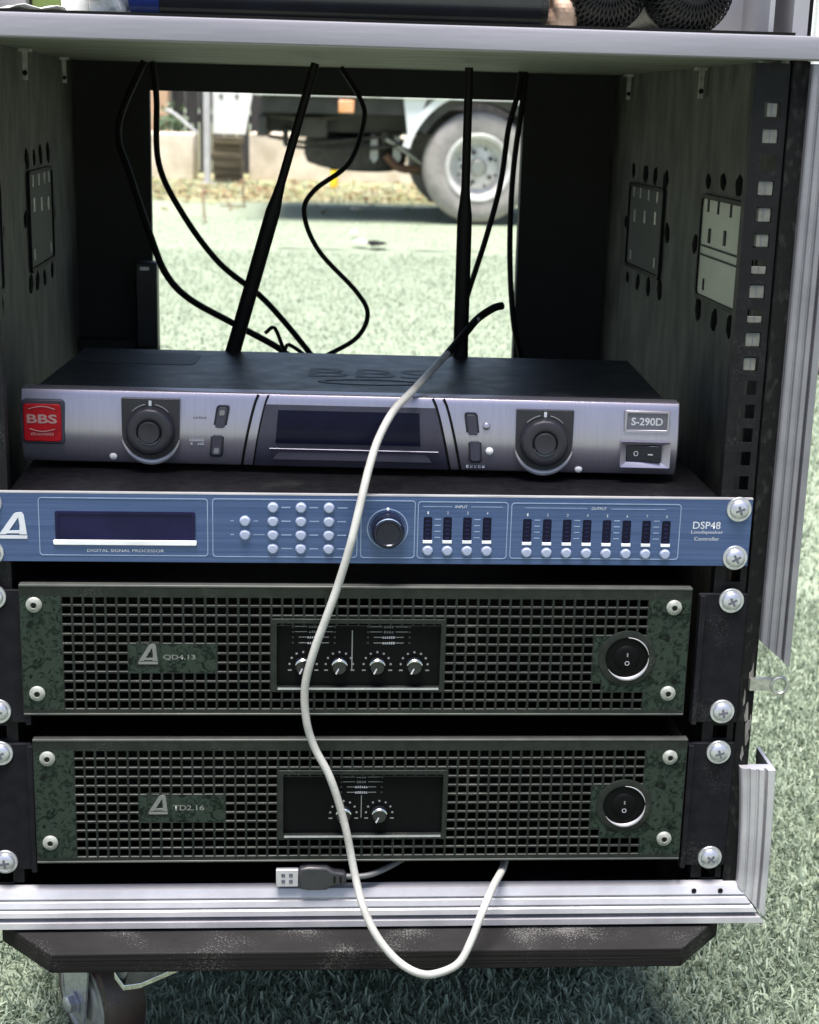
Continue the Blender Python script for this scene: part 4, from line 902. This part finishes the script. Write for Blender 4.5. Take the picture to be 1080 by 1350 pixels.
# mudguard: outer white flare, black lining
def arch(r0, r1, a0, a1, y0, y1, name, mat):
    p = [(957+r1*math.cos(R(a0+(a1-a0)*k/20)), GZ+330+r1*math.sin(R(a0+(a1-a0)*k/20))) for k in range(21)]+[(957+r0*math.cos(R(a1+(a0-a1)*k/20)), GZ+330+r0*math.sin(R(a1+(a0-a1)*k/20))) for k in range(21)]
    return MB().prism(p, y0, y1).build(name, mat, T)
arch(428, 470, 40, 166, 8255, 8300, 'mudguard', 'truck_white'); arch(372, 427, 30, 150, 8290, 8520, 'mudguard_lining', 'truck_black')
MB().prism([(500, 545), (640, 545), (560, 330), (530, 330)], 8268, 8290).build('mud_flap', 'truck_white', T)
cab = [(2800, 330), (2800, 2000), (3000, 2080), (4050, 2080), (4420, 1350), (4560, 1200), (4600, 330), (4060, 330), (3990, 520), (3820, 610), (3480, 610), (3310, 520), (3240, 330)]
cb_ = MB().prism(cab, 8250, 9950).build('cab', 'truck_white', T, bevel=20)
MB().prism([(2960, 1320), (2960, 1950), (3980, 1950), (4270, 1320)], 8244, 8249.5).build('side_window', 'glass_dark', cb_); MB().box(2900, 2903, 8243, 8249.5, 600, 1950).build('door_gap', 'black_rubber', cb_)
MB().box(3000, 3140, 8236, 8249.5, 1180, 1220).build('door_handle', 'black_plastic', cb_)

# ------------------------------------------------------------------ yard beyond the truck
def block(x0, x1, y0, y1, z1, label):
    rn = random.Random(int(x0)); mb = MB(); mb.prism(rrect(x0, x1, GZ-10, z1, 30, 3), y0, y1)
    o = mb.build('concrete_block', 'concrete', bevel=14); return tag(o, label, 'concrete block', 'concrete blocks along the yard edge')
block(-1500, -1065, 12900, 13400, 225, 'beige concrete block left of the grey post, small plant on top')
block(-590, 900, 13150, 13600, 240, 'long beige concrete block behind the truck, right of the timber')
block(-2900, -1620, 12950, 13450, 225, 'beige concrete block farthest left along the yard edge')
block(1000, 2600, 13100, 13600, 240, 'beige concrete block farthest right, behind the truck wheel')
bw = thing('timber_box', 'stack of rough brown timber between the concrete blocks', 'timber', (-760, 12700, GZ))
zz = GZ-4
for k in range(6):
    o = MB().box(-880+random.uniform(-12, 6), -640+random.uniform(-6, 12), 12600+random.uniform(-15, 15), 13000, zz, zz+62).build('plank', 'old_wood', bw, bevel=5); zz += 65
po = thing('metal_post', 'pale grey metal post with white board fixed near its top', 'post', (-905, 12250, GZ))
MB().box(-935, -880, 12240, 12300, GZ-50, 2300).build('post', 'post_grey', po, bevel=5)
MB().box(-960, -855, 12220, 12320, GZ-4, GZ+12).build('base_plate', 'post_grey', po, bevel=3)
sb_ = thing('white_board', 'white board with slanting right edge hanging beside the grey post', 'board', (-700, 12330, 235))
MB().prism([(-862, 236), (-590, 236), (-520, 620), (-500, 900), (-862, 900)], 12310, 12335).build('board_panel', 'sign_white', sb_, bevel=4)
for x in (-660, -790): MB().lathe([(22, 0), (18, 8), (0, 10)], (x, 12310, 545), n=12).build('board_bolt', 'zinc_dull', sb_)
yp = thing('yellow_post', 'short yellow marker post beneath the truck bed', 'post', (158, 12100, GZ))
MB().lathe([(34, -10), (34, 190), (28, 204), (0, 206)], (158, 12100, GZ), d=(0, 0, 1), n=20).build('post', 'yellow_paint', yp)
MB().lathe([(36, 150), (36, 176)], (158, 12100, GZ), d=(0, 0, 1), n=20).build('collar', 'black_rubber', yp)
pl_ = thing('masonry_pillar', 'peach rendered pillar at the left end of the dark fence', 'pillar', (-1480, 14300, GZ))
MB().box(-1640, -1400, 14200, 14440, GZ-10, 2200).build('shaft', 'peach_render', pl_, bevel=8); MB().box(-1670, -1370, 14170, 14470, 2200, 2280).build('cap', 'concrete', pl_, bevel=8)
fn = thing('board_fence', 'dark vertical board fence behind the concrete blocks', 'fence', (0, 14400, GZ))
x = -1380
while x < 4200:
    wd = random.uniform(108, 122); MB().box(x, x+wd, 14380+random.uniform(-6, 6), 14402, GZ-20, 1900+random.uniform(-20, 20)).build('fence_board', 'fence_dark', fn); x += wd+random.uniform(6, 14)
x = -1700
while x > -5200:
    wd = random.uniform(108, 122); MB().box(x-wd, x, 14380+random.uniform(-6, 6), 14402, GZ-20, 1900+random.uniform(-20, 20)).build('fence_board', 'fence_dark', fn); x -= wd+random.uniform(6, 14)
for z in (300, 1500): MB().box(-5200, 4200, 14410, 14460, z, z+80).build('fence_rail', 'fence_dark', fn)
hg = MB().tube([(-1000, 12420, 230), (-1080, 12420, 300), (-1180, 12440, 380), (-1260, 12450, 420)], 14, 8).build('pipe', 'post_grey'); tag(hg, 'thin grey pipe leaning from the post over the left block', 'pipe')
pt = thing('block_plant', 'small leafy green plant on the left concrete block', 'plant', (-1290, 13100, 225))
def leaves(n_, c, rx, ry, rz, ln):
    mb = MB()
    for _ in range(n_):
        p = Vector((c[0]+random.gauss(0, rx), c[1]+random.gauss(0, ry), c[2]+abs(random.gauss(0, rz)))); a = Vector((random.gauss(0, 1), random.gauss(0, 1), random.gauss(.3, .6))).normalized(); b = a.orthogonal().normalized()
        l_ = ln*random.uniform(.6, 1.3); mb.add([p, p+a*l_*.5+b*l_*.22, p+a*l_, p+a*l_*.5-b*l_*.22], [(0, 1, 2, 3)])
    return mb
leaves(140, (-1270, 13100, 240), 80, 60, 90, 75).build('foliage', 'leaf_green', pt, flat=True)
MB().tube([(-1290, 13100, 222), (-1280, 13100, 300), (-1260, 13100, 370)], 7, 6).build('stem', 'old_wood', pt)
ws = thing('wire_stakes', 'thin rusty wire frame standing on the turf before the timber', 'wire frame', (-560, 8800, GZ))
for p in ([(-905, 12230, GZ+5), (-790, 10000, GZ+60), (-640, 8000, GZ-2)], [(-470, 9400, GZ-4), (-482, 9400, GZ+60), (-478, 9400, GZ+165)], [(-640, 9400, GZ+5), (-550, 9400, GZ+4), (-470, 9400, GZ+6)]): MB().tube(p, 5, 6).build('wire', 'rust', ws)
lv = MB()
for _ in range(5200):
    x = random.uniform(-4500, 6500); y = 10150+abs(random.gauss(0, 1))*1700
    if random.random() < .06: y = random.uniform(8600, 10150)
    z = GZ+random.uniform(0, 14); a = random.uniform(0, 6.3); l_ = random.uniform(35, 90); dx, dy = math.cos(a)*l_, math.sin(a)*l_
    t_ = random.uniform(-18, 26); lv.add([(x, y, z), (x+dx*.5-dy*.3, y+dy*.5+dx*.3, z+t_*.6+6), (x+dx, y+dy, z+t_+4), (x+dx*.5+dy*.3, y+dy*.5-dx*.3, z+4)], [(0, 1, 2, 3)])
tag(lv.build('leaf_litter', 'dry_leaf', flat=True), 'scattered brown and yellow fallen leaves along the turf edge', 'leaves', kind='stuff')
gl = blades('verge_grass', 'turf_blade', [(-4000, 6000, 10050, 12800, 9000, 42, 10, None)]); tag(gl, 'sparse yellow green weeds growing among the fallen leaves', 'weeds', kind='stuff')
# seam between two turf rolls, and scraps of litter on the turf
vs = []; N = 60
for i in range(N+1):
    x = -200+i*60; y = 6480+.055*x+14*math.sin(i*.9)+9*math.sin(i*2.3); hw = 11+7*math.sin(i*1.7)+5*math.sin(i*.6); vs += [(x, y-hw, GZ-3+22*0), (x, y+hw, GZ-3)]
tag(MB().add(vs, [(2*i, 2*i+2, 2*i+3, 2*i+1) for i in range(N)]).build('turf_seam', 'seam_dark'), kind='structure')
def scrap(x, y, r, mat, label, name='paper_scrap'):
    p = [(x+r*random.uniform(.6, 1.2)*math.cos(a), y+r*1.3*random.uniform(.6, 1.2)*math.sin(a)) for a in [2*math.pi*k/8 for k in range(8)]]
    vs = [(a, b, GZ+12+random.uniform(0, 18)) for a, b in p]+[(x, y, GZ+34)]; 
    o = MB().add(vs, [(k, (k+1) % 8, 8) for k in range(8)]).build(name, mat); m_ = o.modifiers.new('thick', 'SOLIDIFY'); m_.thickness = .002; return tag(o, label, 'litter')
scrap(207, 6620, 50, 'white_paper', 'white paper scrap lying on the turf seam'); scrap(190, 7200, 28, 'white_paper', 'tiny white paper scrap on the turf beyond the seam'); scrap(250, 9200, 50, 'concrete', 'pale scrap on the turf in the shade of the truck')
scrap(290, 6560, 60, 'black_rubber', 'dark dead leaf lying on the turf seam', 'dead_leaf')
tag(MB().tube([(1290, 2990, GZ+14), (1360, 3040, GZ+16), (1480, 3120, GZ+15), (1700, 3200, GZ+14), (2100, 3100, GZ+14)], 14, 8).build('ground_cable', 'tyre_dark'), 'dark cable lying on the turf to the right of the case', 'cable')
